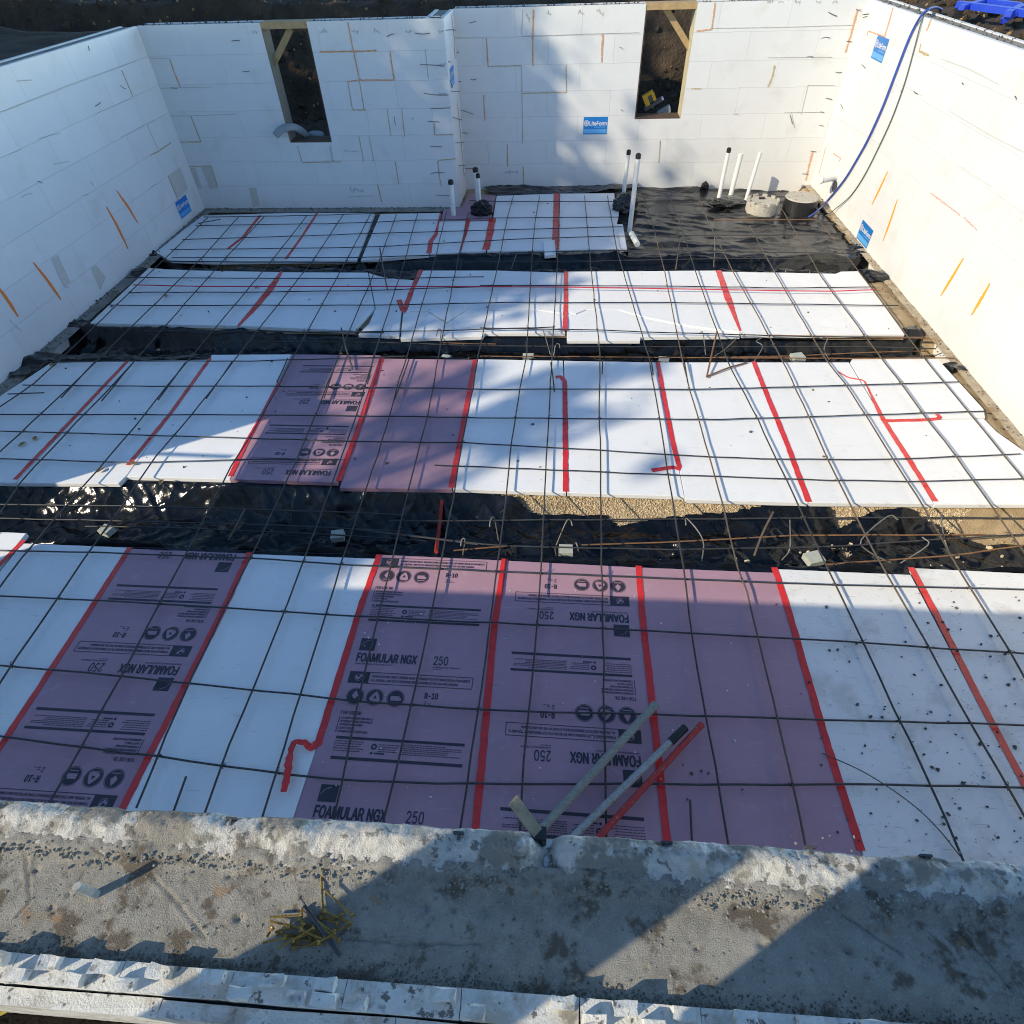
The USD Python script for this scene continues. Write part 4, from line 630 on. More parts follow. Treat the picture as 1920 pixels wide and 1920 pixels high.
# concrete spacer blocks that carry the bars
for px, py, z, w, l in ((1061, 1028, -0.03, 0.16, 'pale spacer block held in a looped stirrup in the front trench'), (1528, 1043, -0.10, 0.19, 'grey spacer block right of the stake in the front trench'), (632, 1000, -0.15, 0.16, 'bluish spacer block in the shaded front trench'), (197, 990, -0.18, 0.15, 'spacer block at the left end of the front trench'), (836, 668, -0.03, 0.15, 'spacer block behind the plain purple board'), (990, 666, -0.03, 0.17, 'spacer block right of the plain purple board'), (1245, 672, -0.03, 0.17, 'spacer block behind the tailed tape'), (1497, 666, -0.05, 0.2, 'brownish spacer block at right of the second trench')):
    c = P(px, py, z); w *= 0.82; m = trimesh.creation.box(extents=(w, w * 0.85, 0.07)); m.vertices *= 1 + 0.04 * rng.normal(size=m.vertices.shape); m.apply_transform(trimesh.transformations.rotation_matrix(rng.normal() * 0.15, (0, 0, 1))); m.apply_translation(c - np.array([0, 0, 0.04]))
    obj('spacer_block', m, 'dobie', None, l, 'spacer block', 'concrete spacer blocks')

# ---------------------------------------------------------------- black plastic sheets
import shapely
from scipy.interpolate import LinearNDInterpolator
def crumple(X, Y, spacing, amp, seed, stretch=(1.0, 1.0), turn=0.0, calm=0.0):
    c, n = math.cos(turn), math.sin(turn); U, V = (c * X + n * Y) / stretch[0], (-n * X + c * Y) / stretch[1]; g = np.random.default_rng(seed)
    a0, b0, a1, b1 = U.min() - 2 * spacing, V.min() - 2 * spacing, U.max() + 2 * spacing, V.max() + 2 * spacing
    p = np.stack(np.meshgrid(np.arange(a0, a1, spacing), np.arange(b0, b1, spacing), indexing='ij'), -1).reshape(-1, 2); p = p + g.uniform(-0.45, 0.45, p.shape) * spacing
    h = g.uniform(-1, 1, len(p)); h = np.where(g.random(len(p)) < calm, 0.15 * h, h)
    return amp * LinearNDInterpolator(p, h)(U, V)
def sheet(name, label, poly_px, m, seed, amp=1.0, step=0.017, lift=0.012, z=0.0, zf=None, under=0.0, flat=False):
    poly = Polygon([P(*p[:2], p[2] if len(p) > 2 else z)[:2] for p in poly_px]).buffer(0)
    if under: poly = poly.buffer(under, join_style=2)
    x0, y0, x1, y1 = poly.bounds
    xs, ys = np.arange(x0, x1 + step, step), np.arange(y0, y1 + step, step)
    def h(X, Y):
        base = (zf or sub_z)(X, Y)
        wx, wy = X + 0.25 * nz(X, Y, 2, seed + 1, 2), Y + 0.25 * nz(X, Y, 2, seed + 2, 2)
        w = 0.040 * ridge(wx, wy, 1.3, seed, 4.0) + 0.034 * ridge(wx + 0.6 * wy, wy - 0.6 * wx, 2.6, seed + 3, 5.0, 5) + 0.030 * ridge(wx - wy, wx + wy, 1.8, seed + 4, 7, 6) + 0.010 * ridge(wx + 0.3 * wy, wy, 3.5, seed + 5, 17, 4) + 0.05 * (nz(X, Y, 1.2, seed + 6, 2) - 0.4)
        if flat: w = 0.006 + crumple(X, Y, 0.26, 0.060, seed, (2.0, 0.9), 0.12, 0.35) + crumple(X, Y, 0.11, 0.030, seed + 1, (2.6, 0.8), -0.25, 0.45) + crumple(X, Y, 0.05, 0.0035, seed + 2, (2.0, 1.0), 0.5, 0.3)
        else: w = 0.03 + 0.6 * (w - 0.02) + crumple(X, Y, 0.22, 0.055, seed, (1.5, 0.8), 0.4, 0.35) + crumple(X, Y, 0.09, 0.020, seed + 1, (1.8, 0.8), -0.5, 0.4) + crumple(X, Y, 0.04, 0.004, seed + 2, (1.5, 1.0), 0.9, 0.4)
        if False: w = 0.022 * ridge(wx, wy, 0.5, seed, 3.2, 4) + 0.016 * ridge(wx + 0.3 * wy, wy - 0.3 * wx, 0.9, seed + 3, 7.5, 5) + 0.016 * ridge(wx - 0.8 * wy, wy + 0.8 * wx, 0.8, seed + 4, 5.5, 6) + 0.007 * ridge(wx + 0.2 * wy, wy, 2.0, seed + 5, 18, 4) + 0.03 * (nz(X, Y, 0.9, seed + 6, 2) - 0.4)
        zz = base + lift + amp * np.maximum(w, -0.004)
        hid = shapely.contains_xy(shapely.union_all(BOARDS), X, Y) | (Y < 3.62)
        zz = np.where(hid, np.minimum(zz, -0.095 if seed == 23 else -0.054), zz)
        return zz
    v, f = grid(xs, ys, h)
    ok = shapely.contains_xy(poly, v[:, 0], v[:, 1]); f = f[ok[f].all(1)]
    k = np.unique(f); mp = -np.ones(len(v), int); mp[k] = np.arange(len(k))
    obj(name, (v[k], mp[f]), m, None, label, 'plastic sheet', smooth=True)
sheet('black_plastic_sheet', 'crumpled black plastic sheet lining the front trench', [(-330, 885), (0, 898), (430, 895), (640, 905), (845, 912, -0.1), (900, 924, -0.1), (960, 933, -0.1), (1000, 948, -0.1), (1140, 953, -0.1), (1165, 960, -0.1), (1200, 959, -0.1), (1385, 952, -0.1), (1470, 945, -0.1), (1560, 955, -0.1), (1580, 973, -0.1), (1640, 956, -0.1), (1720, 958, -0.1), (1800, 975, -0.1), (1870, 991, -0.1), (2080, 997, -0.1), (2190, 1092), (1453, 1080), (1190, 1070), (945, 1058), (712, 1048), (0, 1030), (-400, 1010)], 'plastic', 11, z=-0.03)
sheet('black_plastic_sheet', 'black plastic sheet in the second trench, under the long rusty bar', [(120, 612), (660, 626), (750, 636), (1060, 626), (1390, 632), (1700, 628), (1760, 680), (1595, 685), (890, 680), (395, 680), (240, 682), (40, 690)], 'plastic', 23, 0.9, under=0.22)
sheet('black_plastic_sheet', 'black plastic sheet in the third trench behind the second back row', [(285, 480), (400, 492), (670, 490), (1175, 468), (1600, 466), (1640, 515), (1350, 516), (1060, 518), (790, 525), (690, 516), (270, 508)], 'plastic', 37, 0.8, under=0.2)
def back_z(X, Y): return np.minimum(-0.062 - trench_depth(X, Y), -0.062)
sheet('black_plastic_sheet', 'dusty crumpled black plastic spread under the pipes and lids at back right', [(930, 364), (940, 350), (1000, 346), (1100, 349), (1200, 343), (1335, 350), (1480, 352), (1545, 372), (1560, 400), (1620, 470), (1650, 520), (1560, 510), (1400, 500), (1180, 478), (1176, 462), (1165, 418), (1158, 400), (1160, 380), (1150, 360)], 'dusty_plastic', 51, 1.0, 0.015, 0.0, 0, back_z, flat=True)
sheet('black_plastic_strip', 'strip of black plastic showing in the gap between two back-left boards', [(700, 398), (716, 398), (680, 490), (662, 490)], 'plastic', 61, 0.2, 0.02)
sheet('black_plastic_sheet', 'black plastic edge lapping up the foot of the back right wall', [(905, 352), (960, 345), (1010, 342), (1100, 346), (1190, 338), (1200, 350), (1100, 362), (1000, 364), (930, 368)], 'dusty_plastic', 67, 0.5, 0.02, 0.05, 0, back_z)
# bunched plastic round the pipes
def bundle(px, py, r, hgt, label, seed, m='plastic'):
    c = P(px, py, 0); s = trimesh.creation.icosphere(subdivisions=4); v = s.vertices; n = meshkit.noise(v * 2.2 + seed, seed) - 0.5; n2 = 1 - np.abs(2 * meshkit.noise(v * 5 + seed, seed + 1) - 1)
    s.vertices = v * (1 + 0.5 * n[:, None] + 0.25 * (n2[:, None] - 0.5)) * np.array([r, r * 0.8, hgt]) + c + np.array([0, 0, 0.3 * hgt]); obj('plastic_bundle', s, m, None, label, 'plastic sheet', smooth=True)
bundle(903, 400, 0.20, 0.16, 'bunched black plastic tied round the middle capped pipe', 3); bundle(1172, 392, 0.22, 0.20, 'folded black plastic at the foot of the twin tall pipes', 5, 'dusty_plastic'); bundle(1362, 380, 0.30, 0.06, 'black plastic gathered at the feet of the three right pipes', 7, 'dusty_plastic'); bundle(1322, 350, 0.07, 0.07, 'pointed black plastic fold against the back right wall', 9, 'dusty_plastic')

# ---------------------------------------------------------------- gravel in the right of the front trench
G_EDGE = Polygon([P(*p, -0.05)[:2] for p in [(860, 912), (1300, 930), (1700, 942), (1830, 942), (1800, 985), (1720, 966), (1640, 1000), (1590, 1010), (1560, 968), (1470, 960), (1385, 965), (1200, 972), (1140, 966), (1000, 960), (960, 945)]])
import shapely
def gravel(g, n):
    x0, y0, x1, y1 = G_EDGE.bounds; p = np.stack([x0 + (x1 - x0) * g.random(n * 3), y0 + (y1 - y0) * g.random(n * 3)], 1); p = p[shapely.contains_xy(G_EDGE, p[:, 0], p[:, 1])][:n]
    return np.c_[p, sub_z(p[:, 0], p[:, 1]) + 0.012 * g.random(len(p))]
crumbs('gravel', 13000, gravel, (0.006, 0.0105), 'pebble', 'pale tan pea gravel along the front edge of the third row', 'gravel', 5)
def loose(g, n): p = np.array([P(g.uniform(1180, 1900), g.uniform(985, 1055), -0.2) for _ in range(n)]); p[:, 2] = sub_z(p[:, 0], p[:, 1]) + 0.05; return p
crumbs('loose_pebbles', 70, loose, (0.007, 0.03), 'pebble', 'stray pale pebbles scattered over the black plastic in the front trench', 'pebbles', 6)
# mud and leaf bits dropped on the boards
def mud(g, n):
    out = []
    while len(out) < n:
        x, y = g.uniform(1250, 1920), g.uniform(1100, 1590)
        if g.random() < 0.06 + 0.94 * np.clip((x - 1420) / 500, 0, 1) ** 1.3: out.append(P(x, y, 0.006))
    return np.array(out)
crumbs('mud_crumbs', 260, mud, (0.0012, 0.016), 'clod', 'dark mud crumbs dropped on the front right boards', 'mud', 8)
def litter(g, n):
    return np.array([P(g.uniform(20, 900), g.uniform(410, 880), 0.004) if g.random() < 0.7 else P(g.uniform(900, 1800), g.uniform(380, 900), 0.004) for _ in range(n)])
crumbs('leaf_litter', 230, litter, (0.003, 0.02), 'leaf_bit', 'small dark leaf bits and dirt specks scattered on the white boards', 'litter', 9)
crumbs('white_crumbs', 90, lambda g, n: np.array([P(g.uniform(600, 1450), g.uniform(1090, 1500), 0.004) for _ in range(n)]), (0.002, 0.011), 'pvc', 'small pale crumbs of foam scattered on the purple boards', 'crumbs', 12)

# ---------------------------------------------------------------- pipes, lids, hoses at the back
def up_to(base, px, py):
    """Height at which a vertical line over base is seen at a pixel."""
    r = _ray(px, py); t = math.hypot(base[0] - CAM[0], base[1] - CAM[1]) / math.hypot(r[0], r[1]); return CAM[2] + r[2] * t
def pipe(base_px, top_px, r, cap, label, lean=True):
    b = P(*base_px, -0.05); z = up_to(b, *top_px); top = W('y', b[1] + 0.02, *top_px) if lean else np.array([b[0], b[1], z])
    t = thing('plastic_pipe', label, 'pipe', 'white pipes rising from the floor'); obj('tube', tube([b, b + 0.5 * (top - b), top], r, 16), 'pvc', t, smooth=40)
    if cap: obj('cap', [tube([top - (top - b) / np.linalg.norm(top - b) * 0.05, top + np.array([0, 0, 0.015])], r * 1.1, 16), tube([top + np.array([0, 0, 0.013]), top + np.array([0, 0, 0.03])], r * 0.7, 12)], 'black_rubber', t, smooth=40)
    else: obj('rim', tube([top - np.array([0, 0, 0.012]), top + np.array([0, 0, 0.002])], r * 1.06, 16), 'pvc', t, smooth=40)
pipe((851, 408), (845, 340), 0.048, True, 'short white pipe with a black cap left of the wall return'); pipe((898, 386), (891, 317), 0.05, True, 'white pipe with a black cap farthest in at the wall return'); pipe((900, 392), (896, 328), 0.036, True, 'thin white pipe with a black cap out of the black plastic bundle')
pipe((1166, 390), (1179, 284), 0.038, True, 'left of the twin tall white pipes with black caps'); pipe((1180, 436), (1197, 291), 0.042, True, 'right of the twin tall white pipes with black caps, nearest the camera')
pipe((1345, 384), (1367, 280), 0.038, True, 'white pipe with a dark top, left of the three right pipes'); pipe((1369, 370), (1390, 288), 0.046, False, 'open white pipe, middle one of the three right pipes'); pipe((1398, 377), (1426, 285), 0.036, False, 'open white pipe leaning most, right one of the three right pipes')
obj('pipe_stub', tube([P(1184, 438, 0.02), P(1195, 458, 0.0)], 0.05, 14), 'pvc', None, 'short white pipe stub lying at the foot of the nearest tall pipe', 'pipe', smooth=40)
obj('pipe_stub', tube([P(1349, 377, 0.02), P(1372, 372, 0.02)], 0.045, 14), 'pvc', None, 'low white pipe joining two of the three right pipes', 'pipe', smooth=40)
def lid(px, py, r, h, z, label, dark):
    c = P(px, py, z + h); t = thing('round_lid', label, 'lid', None, (c[0], c[1], 0)); n = 28
    def disc(z0, z1, r0, r1): return trimesh.creation.revolve(np.array([[0, z0], [r0, z0], [r1, z1], [0, z1]]), sections=n)
    obj('drum', disc(z - 0.1, z + h - 0.02, r, r * 0.98), 'black_rubber' if dark else 'lid_grey', t, smooth=30)
    obj('top', [disc(z + h - 0.02, z + h, r * 1.0, r * 0.96)], 'lid_grey', t, smooth=30)
    if not dark:
        ms = [trimesh.creation.box(extents=(0.09, 0.035, 0.06), transform=trimesh.transformations.translation_matrix((r * 0.93 * math.cos(a), r * 0.93 * math.sin(a), z + h + 0.01)) @ trimesh.transformations.rotation_matrix(a + math.pi / 2, (0, 0, 1))) for a in np.linspace(0, 2 * math.pi, 10, endpoint=False)]
        for m in ms: obj('rim_lug', m, 'lid_grey', t)
        obj('handle', boxm((-0.05, 0.10, z + h), (0.05, 0.16, z + h + 0.03)), 'black_rubber', t)
    else: obj('grip', trimesh.creation.box(extents=(0.14, 0.04, 0.03), transform=trimesh.transformations.translation_matrix((-r * 0.3, 0, z + h + 0.01))), 'lid_grey', t)
lid(1431, 377, 0.30, 0.16, -0.03, 'crusted grey round pit lid with a notched rim on the plastic', False); lid(1505, 368, 0.31, 0.24, -0.03, 'round black pit drum with a grey top in the back right corner', True)
t = thing('wall_pipe', 'white pipe elbow sticking out of the sunlit right wall', 'pipe'); A, B = W('x', XR, 1568, 331), W('x', XR - 0.32, 1541, 337); obj('tube', tube([A, B], 0.065, 16), 'pvc', t, smooth=40); obj('collar', tube([A + np.array([-0.01, 0, 0]), A + np.array([-0.05, 0, 0])], 0.085, 16), 'pvc', t, smooth=40); obj('end_ring', tube([B, B + np.array([-0.03, 0, 0])], 0.075, 16), 'pvc', t, smooth=40)
A = W('x', XR - 0.01, 1565, 350); obj('hole_plug', trimesh.creation.cylinder(radius=0.09, height=0.02, sections=18, transform=trimesh.transformations.translation_matrix(A) @ trimesh.transformations.rotation_matrix(math.pi / 2, (0, 1, 0))), 'tie_dark', WL['right'])
hose = [P(1766, 18, 2.86), P(1755, 14, 2.95), P(1742, 17, 3.03)] + [W('x', XR - 0.03, *p) for p in ((1730, 26), (1715, 50), (1700, 83), (1679, 138), (1654, 203), (1627, 262), (1606, 300), (1586, 333), (1565, 360))] + [W('x', XR - 0.05, 1548, 380), P(1532, 396, 0.05), P(1516, 407, 0.04)]
obj('blue_hose', tube(spline(hose, 6), 0.017, 9), 'hose_blue', None, 'blue hose draped over the right wall down to the floor', 'hose', smooth=True)
cab = [P(1762, 17, 2.86), P(1750, 14, 2.98), P(1740, 20, 3.0)] + [W('x', XR - 0.02, *p) for p in ((1730, 33), (1714, 92), (1696, 156), (1673, 220), (1647, 277), (1620, 330), (1594, 368))] + [P(1562, 395, 0.05), P(1548, 405, 0.03)]
obj('black_cable', tube(spline(cab, 6), 0.009, 6), 'cable', None, 'thin dark cable hanging beside the blue hose', 'cable', smooth=True)
# grey corrugated drain hose over the sill of the left window gap
q = spline([W('y', YB1 + 0.45, 577, 258), W('y', YB1 + 0.2, 566, 246), W('y', YB1 - 0.02, 548, 238), W('y', YB1 - 0.12, 527, 243), W('y', YB1 - 0.16, 517, 254)], 9); q[:, 2] += 0.0
ring = 0.062 * (1 + 0.06 * np.cos(np.arange(len(q)) * math.pi)); obj('drain_hose', tube(q, ring, 14), 'drain_grey', None, 'grey bent drain hose resting on the sill of the left window gap', 'hose', smooth=True)
# tool and block in the pit beyond the right window gap
c = W('y', YB2 + 0.55, 1222, 195); t = thing('laser_level', 'yellow and grey site tool on the dirt beyond the right window gap', 'tool', None, c)
R = trimesh.transformations.rotation_matrix(-0.5, (0, 1, 0))
def tl(m): m.apply_transform(R); return m
obj('housing', tl(trimesh.util.concatenate([boxm((-0.12, -0.06, 0.02), (-0.03, 0.06, 0.22)), boxm((-0.03, -0.05, 0.17), (0.10, 0.05, 0.22))])), 'yellow', t); obj('grip', tl(boxm((0.05, -0.05, 0.03), (0.11, 0.05, 0.168))), 'yellow', t); obj('screen', tl(boxm((-0.028, -0.045, 0.04), (0.04, 0.045, 0.165))), 'grey_plastic', t); obj('base', tl(boxm((-0.16, -0.08, -0.04), (0.20, 0.08, 0.018))), 'grey_plastic', t); obj('cap', tl(boxm((0.201, -0.06, -0.035), (0.24, 0.06, 0.012))), 'pvc', t)
c = W('y', YB2 + 0.5, 1246, 208); m = trimesh.creation.box(extents=(0.26, 0.14, 0.12)); m.vertices *= 1 + 0.1 * rng.normal(size=m.vertices.shape); m.apply_transform(trimesh.transformations.rotation_matrix(-0.5, (0, 1, 0.2))); m.apply_translation(c); obj('foam_chunk', m, 'drain_grey', None, 'pale foam chunk on the dirt beside the yellow tool', 'chunk')
c = W('y', YB1 + 0.5, 594, 252); m = trimesh.creation.icosphere(subdivisions=2, radius=0.13); m.vertices *= (1 + 0.5 * (meshkit.noise(m.vertices * 9, 4)[:, None] - 0.5)) * np.array([1.3, 0.8, 0.5]); m.apply_translation(c); obj('rubble_lump', m, 'drain_grey', None, 'grey rubble lump on the dirt beyond the left window gap', 'rubble')
# blue steel frame lying on the soil at top right
t = thing('blue_rack', 'bright blue steel rack lying on the soil behind the right wall', 'rack')
for n_, a, b, r in (('rail', (1797, 8), (1940, 27), 0.05), ('rail', (1840, 2), (1960, 16), 0.045), ('crossbar', (1803, 14), (1850, 2), 0.04), ('crossbar', (1890, 26), (1935, 4), 0.045), ('foot', (1905, 24), (1878, 40), 0.04)):
    A, B = P(*a, 3.02), P(*b, 3.02 if n_ != 'foot' else 2.93); obj(n_, bar_between(A, B, r * 2, r * 1.6), 'frame_blue', t)
A = P(1801, 12, 3.0); obj('foot_pad', bar_between(A, A + np.array([0.02, -0.02, -0.14]), 0.09, 0.09, (1, 0, 0)), 'black_rubber', t)

# ---------------------------------------------------------------- the near wall, seen from above
nw = thing('foam_form_wall', 'broken-edged concrete and foam wall top across the foreground', 'wall')
ZC = 2.965
CRACKS = [LineString([P(*p, ZC)[:2] for p in L]) for L in ([(283, 1640), (300, 1658), (318, 1675), (345, 1708), (362, 1728), (385, 1762)], [(45, 1590), (52, 1640), (58, 1690), (30, 1720)], [(1560, 1700), (1620, 1740), (1690, 1790)], [(1790, 1740), (1850, 1800), (1900, 1860)], [(640, 1760), (760, 1772), (900, 1770)])]
gp = np.random.default_rng(5); PITS = [(P(gp.uniform(0, 1920), gp.uniform(1590, 1830), ZC)[:2], gp.uniform(0.0015, 0.0045)) for _ in range(170)]
PITS += [(P(x, y, ZC)[:2], r) for x, y, r in ((66, 1632, .007), (172, 1618, .006), (447, 1724, .008), (430, 1643, .006), (95, 1702, .006), (100, 1712, .005), (285, 1695, .004), (800, 1700, .012), (915, 1712, .014), (850, 1706, .008), (1430, 1770, .011), (1590, 1785, .009))]
def core_top(X, Y):
    z = ZC + 0.0035 * (nz(X, Y, 16, 41, 4) - 0.5) * 2 + 0.0010 * (nz(X, Y, 150, 43, 2) - 0.5) * 2
    e = np.clip((Y - 0.272 - 0.02 * (nz(X, Y, 14, 45, 3) - 0.5)) / 0.03, 0, 1); z = z + e * (0.014 * nz(X, Y, 45, 47, 4) + 0.006)
    z = z - 0.006 * np.clip((0.135 - Y) / 0.02, 0, 1) * nz(X, Y, 60, 49, 3)
    sh = X.shape; pts = np.stack([X.ravel(), Y.ravel()], 1)
    for c in CRACKS:
        d = shapely.distance(c, shapely.points(pts + 0.006 * (np.stack([nz(pts[:, 0], pts[:, 1], 60, 51, 2), nz(pts[:, 0], pts[:, 1], 60, 52, 2)], 1) - 0.5))).reshape(sh); z = z - 0.0035 * np.exp(-(d / 0.0022) ** 2) + 0.0012 * np.exp(-((d - 0.006) / 0.003) ** 2)
    for (cx, cy), r in PITS:
        k = (np.abs(X - cx) < 3 * r) & (np.abs(Y - cy) < 3 * r)
        if k.any(): d2 = ((X[k] - cx) ** 2 + 2 * (Y[k] - cy) ** 2) / r ** 2; z[k] -= min(r * 1.2, 0.008) * np.exp(-d2)
    return z
v, f = grid(np.arange(-1.5, 1.4, 0.0036), np.arange(0.112, 0.318, 0.0036), core_top); obj('concrete_top', (v, f), 'concrete', nw, smooth=True)
obj('concrete_core', [boxm((XL - TH, 0.122, -0.6), (XR + TH, 0.316, 2.93)), boxm((XL - TH, 0.1221, 2.93), (-1.5, 0.3161, ZC)), boxm((1.4, 0.1221, 2.93), (XR + TH, 0.3161, ZC))], 'old_concrete', nw)
obj('inner_foam', [boxm((XL - TH, 0.3165, -0.6), (XR + TH, YN - 0.004, 2.95)), boxm((XL - TH, 0.3166, 2.95), (-1.5, YN - 0.005, 2.99)), boxm((1.4, 0.3166, 2.95), (XR + TH, YN - 0.005, 2.99))], 'wall_foam', nw)
def lip_z(X, T):
    edge = 0.03 * ridge(X, T * 0, 5, 61, None, 2) + 0.02 * (nz(X, T * 0, 22, 62, 3) - 0.5)
    z = 2.974 + edge * np.exp(-((T - 0.62) / 0.30) ** 2) + 0.011 * (nz(X, T * 0.09, 55, 63, 4) - 0.5) + 0.009 * (nz(X, T * 0.09, 170, 64, 3) - 0.5)
    z = z - 0.05 * np.exp(-((X - 0.012) / 0.022) ** 2) * np.clip(T * 2, 0, 1)
    return np.where(T > 0.93, z - 0.05 * (T - 0.93) / 0.07, z)
xs, ts = np.arange(-1.5, 1.4, 0.0036), np.linspace(0, 1, 28); X, T = np.meshgrid(xs, ts, indexing='ij'); Z = lip_z(X, T)
y_in = 0.292 + 0.016 * (nz(X, X * 0, 18, 66, 4) - 0.5) * 2 + 0.02 * (nz(X, X * 0, 4, 65, 2) - 0.5); y_out = YN + 0.004 + 0.016 * (nz(X, X * 0, 16, 67, 4) - 0.5) + 0.014 * (nz(X, X * 0, 3, 68, 2) - 0.5)
Y = y_in + (y_out - y_in) * T; Z = np.where(T < 0.06, np.minimum(Z, 2.968), Z)
v0, f0 = grid(xs, ts, lambda a, b: 0 * a); obj('crumbled_edge', (np.stack([X, Y, Z], -1).reshape(-1, 3), f0), 'crumbled_foam', nw, smooth=True)
# outer foam course with its interlocking studs
gs = np.random.default_rng(17)
def worn_box(lo, hi, j):
    m = boxm(lo, hi); m = m.subdivide(); m.vertices += j * gs.normal(size=m.vertices.shape); return m
for k in range(13):
    x0 = -1.36 + k * 0.205; x1 = x0 + 0.2035; b = obj('outer_foam_strip', worn_box((x0, 0.078, 2.90), (x1, 0.1205, 2.984), 0.0007), 'edge_foam', nw)
    for i in range(4):
        for r, yy in enumerate((0.0795, 0.1005)):
            filled = -0.40 < x0 + i * 0.05 < 0.0
            if gs.random() < ((0.3 if filled else 0.97) if (i + r) % 2 == 0 else 0.04): xx = x0 + 0.004 + i * 0.05 + gs.normal() * 0.001; obj('interlock_stud', worn_box((xx, yy, 2.9838), (xx + 0.034 + 0.008 * gs.random(), yy + 0.0185, 3.0 + 0.006 * gs.random()), 0.0016), 'edge_foam', b)
for k in range(7):
    x0 = -1.5 + k * 0.42; obj('outer_lip', worn_box((x0, 0.048 + 0.001 * gs.random(), 2.80), (x0 + 0.4185, 0.0745, 2.968), 0.0008), 'edge_foam', nw)
obj('outer_foam', [boxm((XL - TH, 0.05, -0.6), (XR + TH, 0.1215, 2.895)), boxm((XL - TH, 0.05, 2.895), (-1.505, 0.1215, 2.99)), boxm((1.45, 0.05, 2.895), (XR + TH, 0.1215, 2.99))], 'edge_foam', nw)
# plastic tie webs showing at the top of the foam
for px, py in ((435, 1535), (1250, 1580), (1520, 1588), (1735, 1605), (860, 1562)):
    a = P(px, py, 2.990); obj('tie_web', [bar_between(a - np.array([0.011, 0, 0]), a + np.array([0.011, 0, 0]), 0.004, 0.012), bar_between(a, a - np.array([0, 0.012, 0.004]), 0.004, 0.010)], 'tie_dark', nw)
# pin, shim and clamp
b = P(182, 1678, ZC - 0.004); obj('steel_pin', tube([b, b + np.array([-0.002, 0, 0.07])], [0.0085, 0.0075], 10), 'galvanised', None, 'short steel pin standing upright in the concrete, casting a long shadow', 'pin', smooth=40)
b = P(1008, 1562, 2.985); tp = P(962, 1500, 3.03); obj('wood_shim', bar_between(b, tp, 0.024, 0.008), 'weathered_wood', None, 'weathered wooden shim sticking up from the notch in the wall edge', 'shim')
obj('black_clip', [boxm(b + np.array([-0.012, -0.012, -0.04]), b + np.array([0.018, 0.012, 0.004])), boxm(b + np.array([-0.004, -0.016, -0.03]), b + np.array([0.002, -0.0122, 0.0])), boxm(b + np.array([0.010, -0.016, -0.03]), b + np.array([0.015, -0.0122, 0.0]))], 'black_rubber', None, 'black plastic clip at the foot of the wooden shim', 'clip')
# heap of screws
def screw(a, b, za, zb, i):
    A, B = P(*a, ZC + za), P(*b, ZC + zb); t = (B - A) / np.linalg.norm(B - A); L = np.linalg.norm(B - A)
    own = {0: 'yellow screw standing away from the heap, its point reaching into the sun', 1: 'sunlit yellow screw lying at the edge of the shadow above the heap', 2: 'yellow screw pointing left at the upper left of the heap', 5: 'long yellow screw lowest in the middle of the heap', 7: 'yellow screw pointing right at the right of the heap', 8: 'yellow screw at the upper right rim of the heap', 9: 'yellow screw poking out lowest at the left of the heap', 10: 'yellow screw lying level at the bottom of the heap'}
    x = thing('screw', own.get(i, 'yellow zinc screw lying in the shaded heap on the concrete wall top'), 'screw', None if i in own else 'screws in the heap')
    obj('head', tube([A, A + t * 0.0022, A + t * 0.0055], [0.0052, 0.0050, 0.0024], 10), 'brass', x, smooth=40)
    n = 26; k = np.linspace(0.45, 0.95, n); pts = [A + t * 0.005] + [A + t * L * q for q in k] + [B]
    obj('shank', tube(pts, [0.0021] + [0.0024 if j % 2 else 0.0017 for j in range(n)] + [0.0004], 7), 'brass', x)
SC = [((606, 1711), (602, 1636)), ((603, 1633), (667, 1613)), ((567, 1716), (504, 1720)), ((566, 1740), (504, 1727)), ((563, 1743), (607, 1763)), ((537, 1755), (610, 1771)), ((634, 1732), (597, 1714)), ((607, 1708), (663, 1733)), ((662, 1718), (608, 1668)), ((537, 1758), (492, 1768)), ((549, 1776), (603, 1770)), ((566, 1704), (625, 1750)), ((645, 1712), (612, 1728)), ((545, 1737), (515, 1748)), ((590, 1738), (520, 1779)), ((575, 1748), (545, 1772)), ((600, 1752), (585, 1720)), ((636, 1765), (598, 1735)), ((560, 1722), (590, 1748)), ((512, 1738), (500, 1757)), ((625, 1746), (660, 1734)), ((585, 1760), (560, 1735)), ((530, 1742), (575, 1736)), ((548, 1764), (590, 1745)), ((570, 1730), (555, 1770)), ((600, 1722), (640, 1720)), ((520, 1750), (560, 1756)), ((610, 1758), (570, 1775)), ((580, 1712), (610, 1742)), ((595, 1768), (630, 1750))]
for i, (a, b) in enumerate(SC):
    d = 0.004 + 0.0035 * (i % 5) * (i > 1); screw(a, b, d + 0.002, d * 0.8 + 0.002 * (i % 3), i)
for a, b, l in (((562, 1683), (640, 1792), 'long dark nail lying across the heap of screws, right one of two'), ((568, 1700), (638, 1796), 'long dark nail lying across the heap of screws, left one of two')):
    A, B = P(*a, ZC + 0.026), P(*b, ZC + 0.006); t = (B - A) / np.linalg.norm(B - A); obj('nail', tube([A, A + t * 0.0015, A + t * 0.0016, B - t * 0.006, B], [0.005, 0.005, 0.0021, 0.0021, 0.0003], 8), 'tie_dark', None, l, 'nail')
def chips(g, n): p = np.array([P(g.uniform(0, 1920), g.uniform(1570, 1830), ZC) for _ in range(n)]); p[:, 2] = core_top(p[:, :1], p[:, 1:2])[:, 0]; return p
crumbs('grit', 900, chips, (0.0006, 0.0035), 'old_concrete', 'fine grit scattered on the concrete wall top', 'grit', 14)
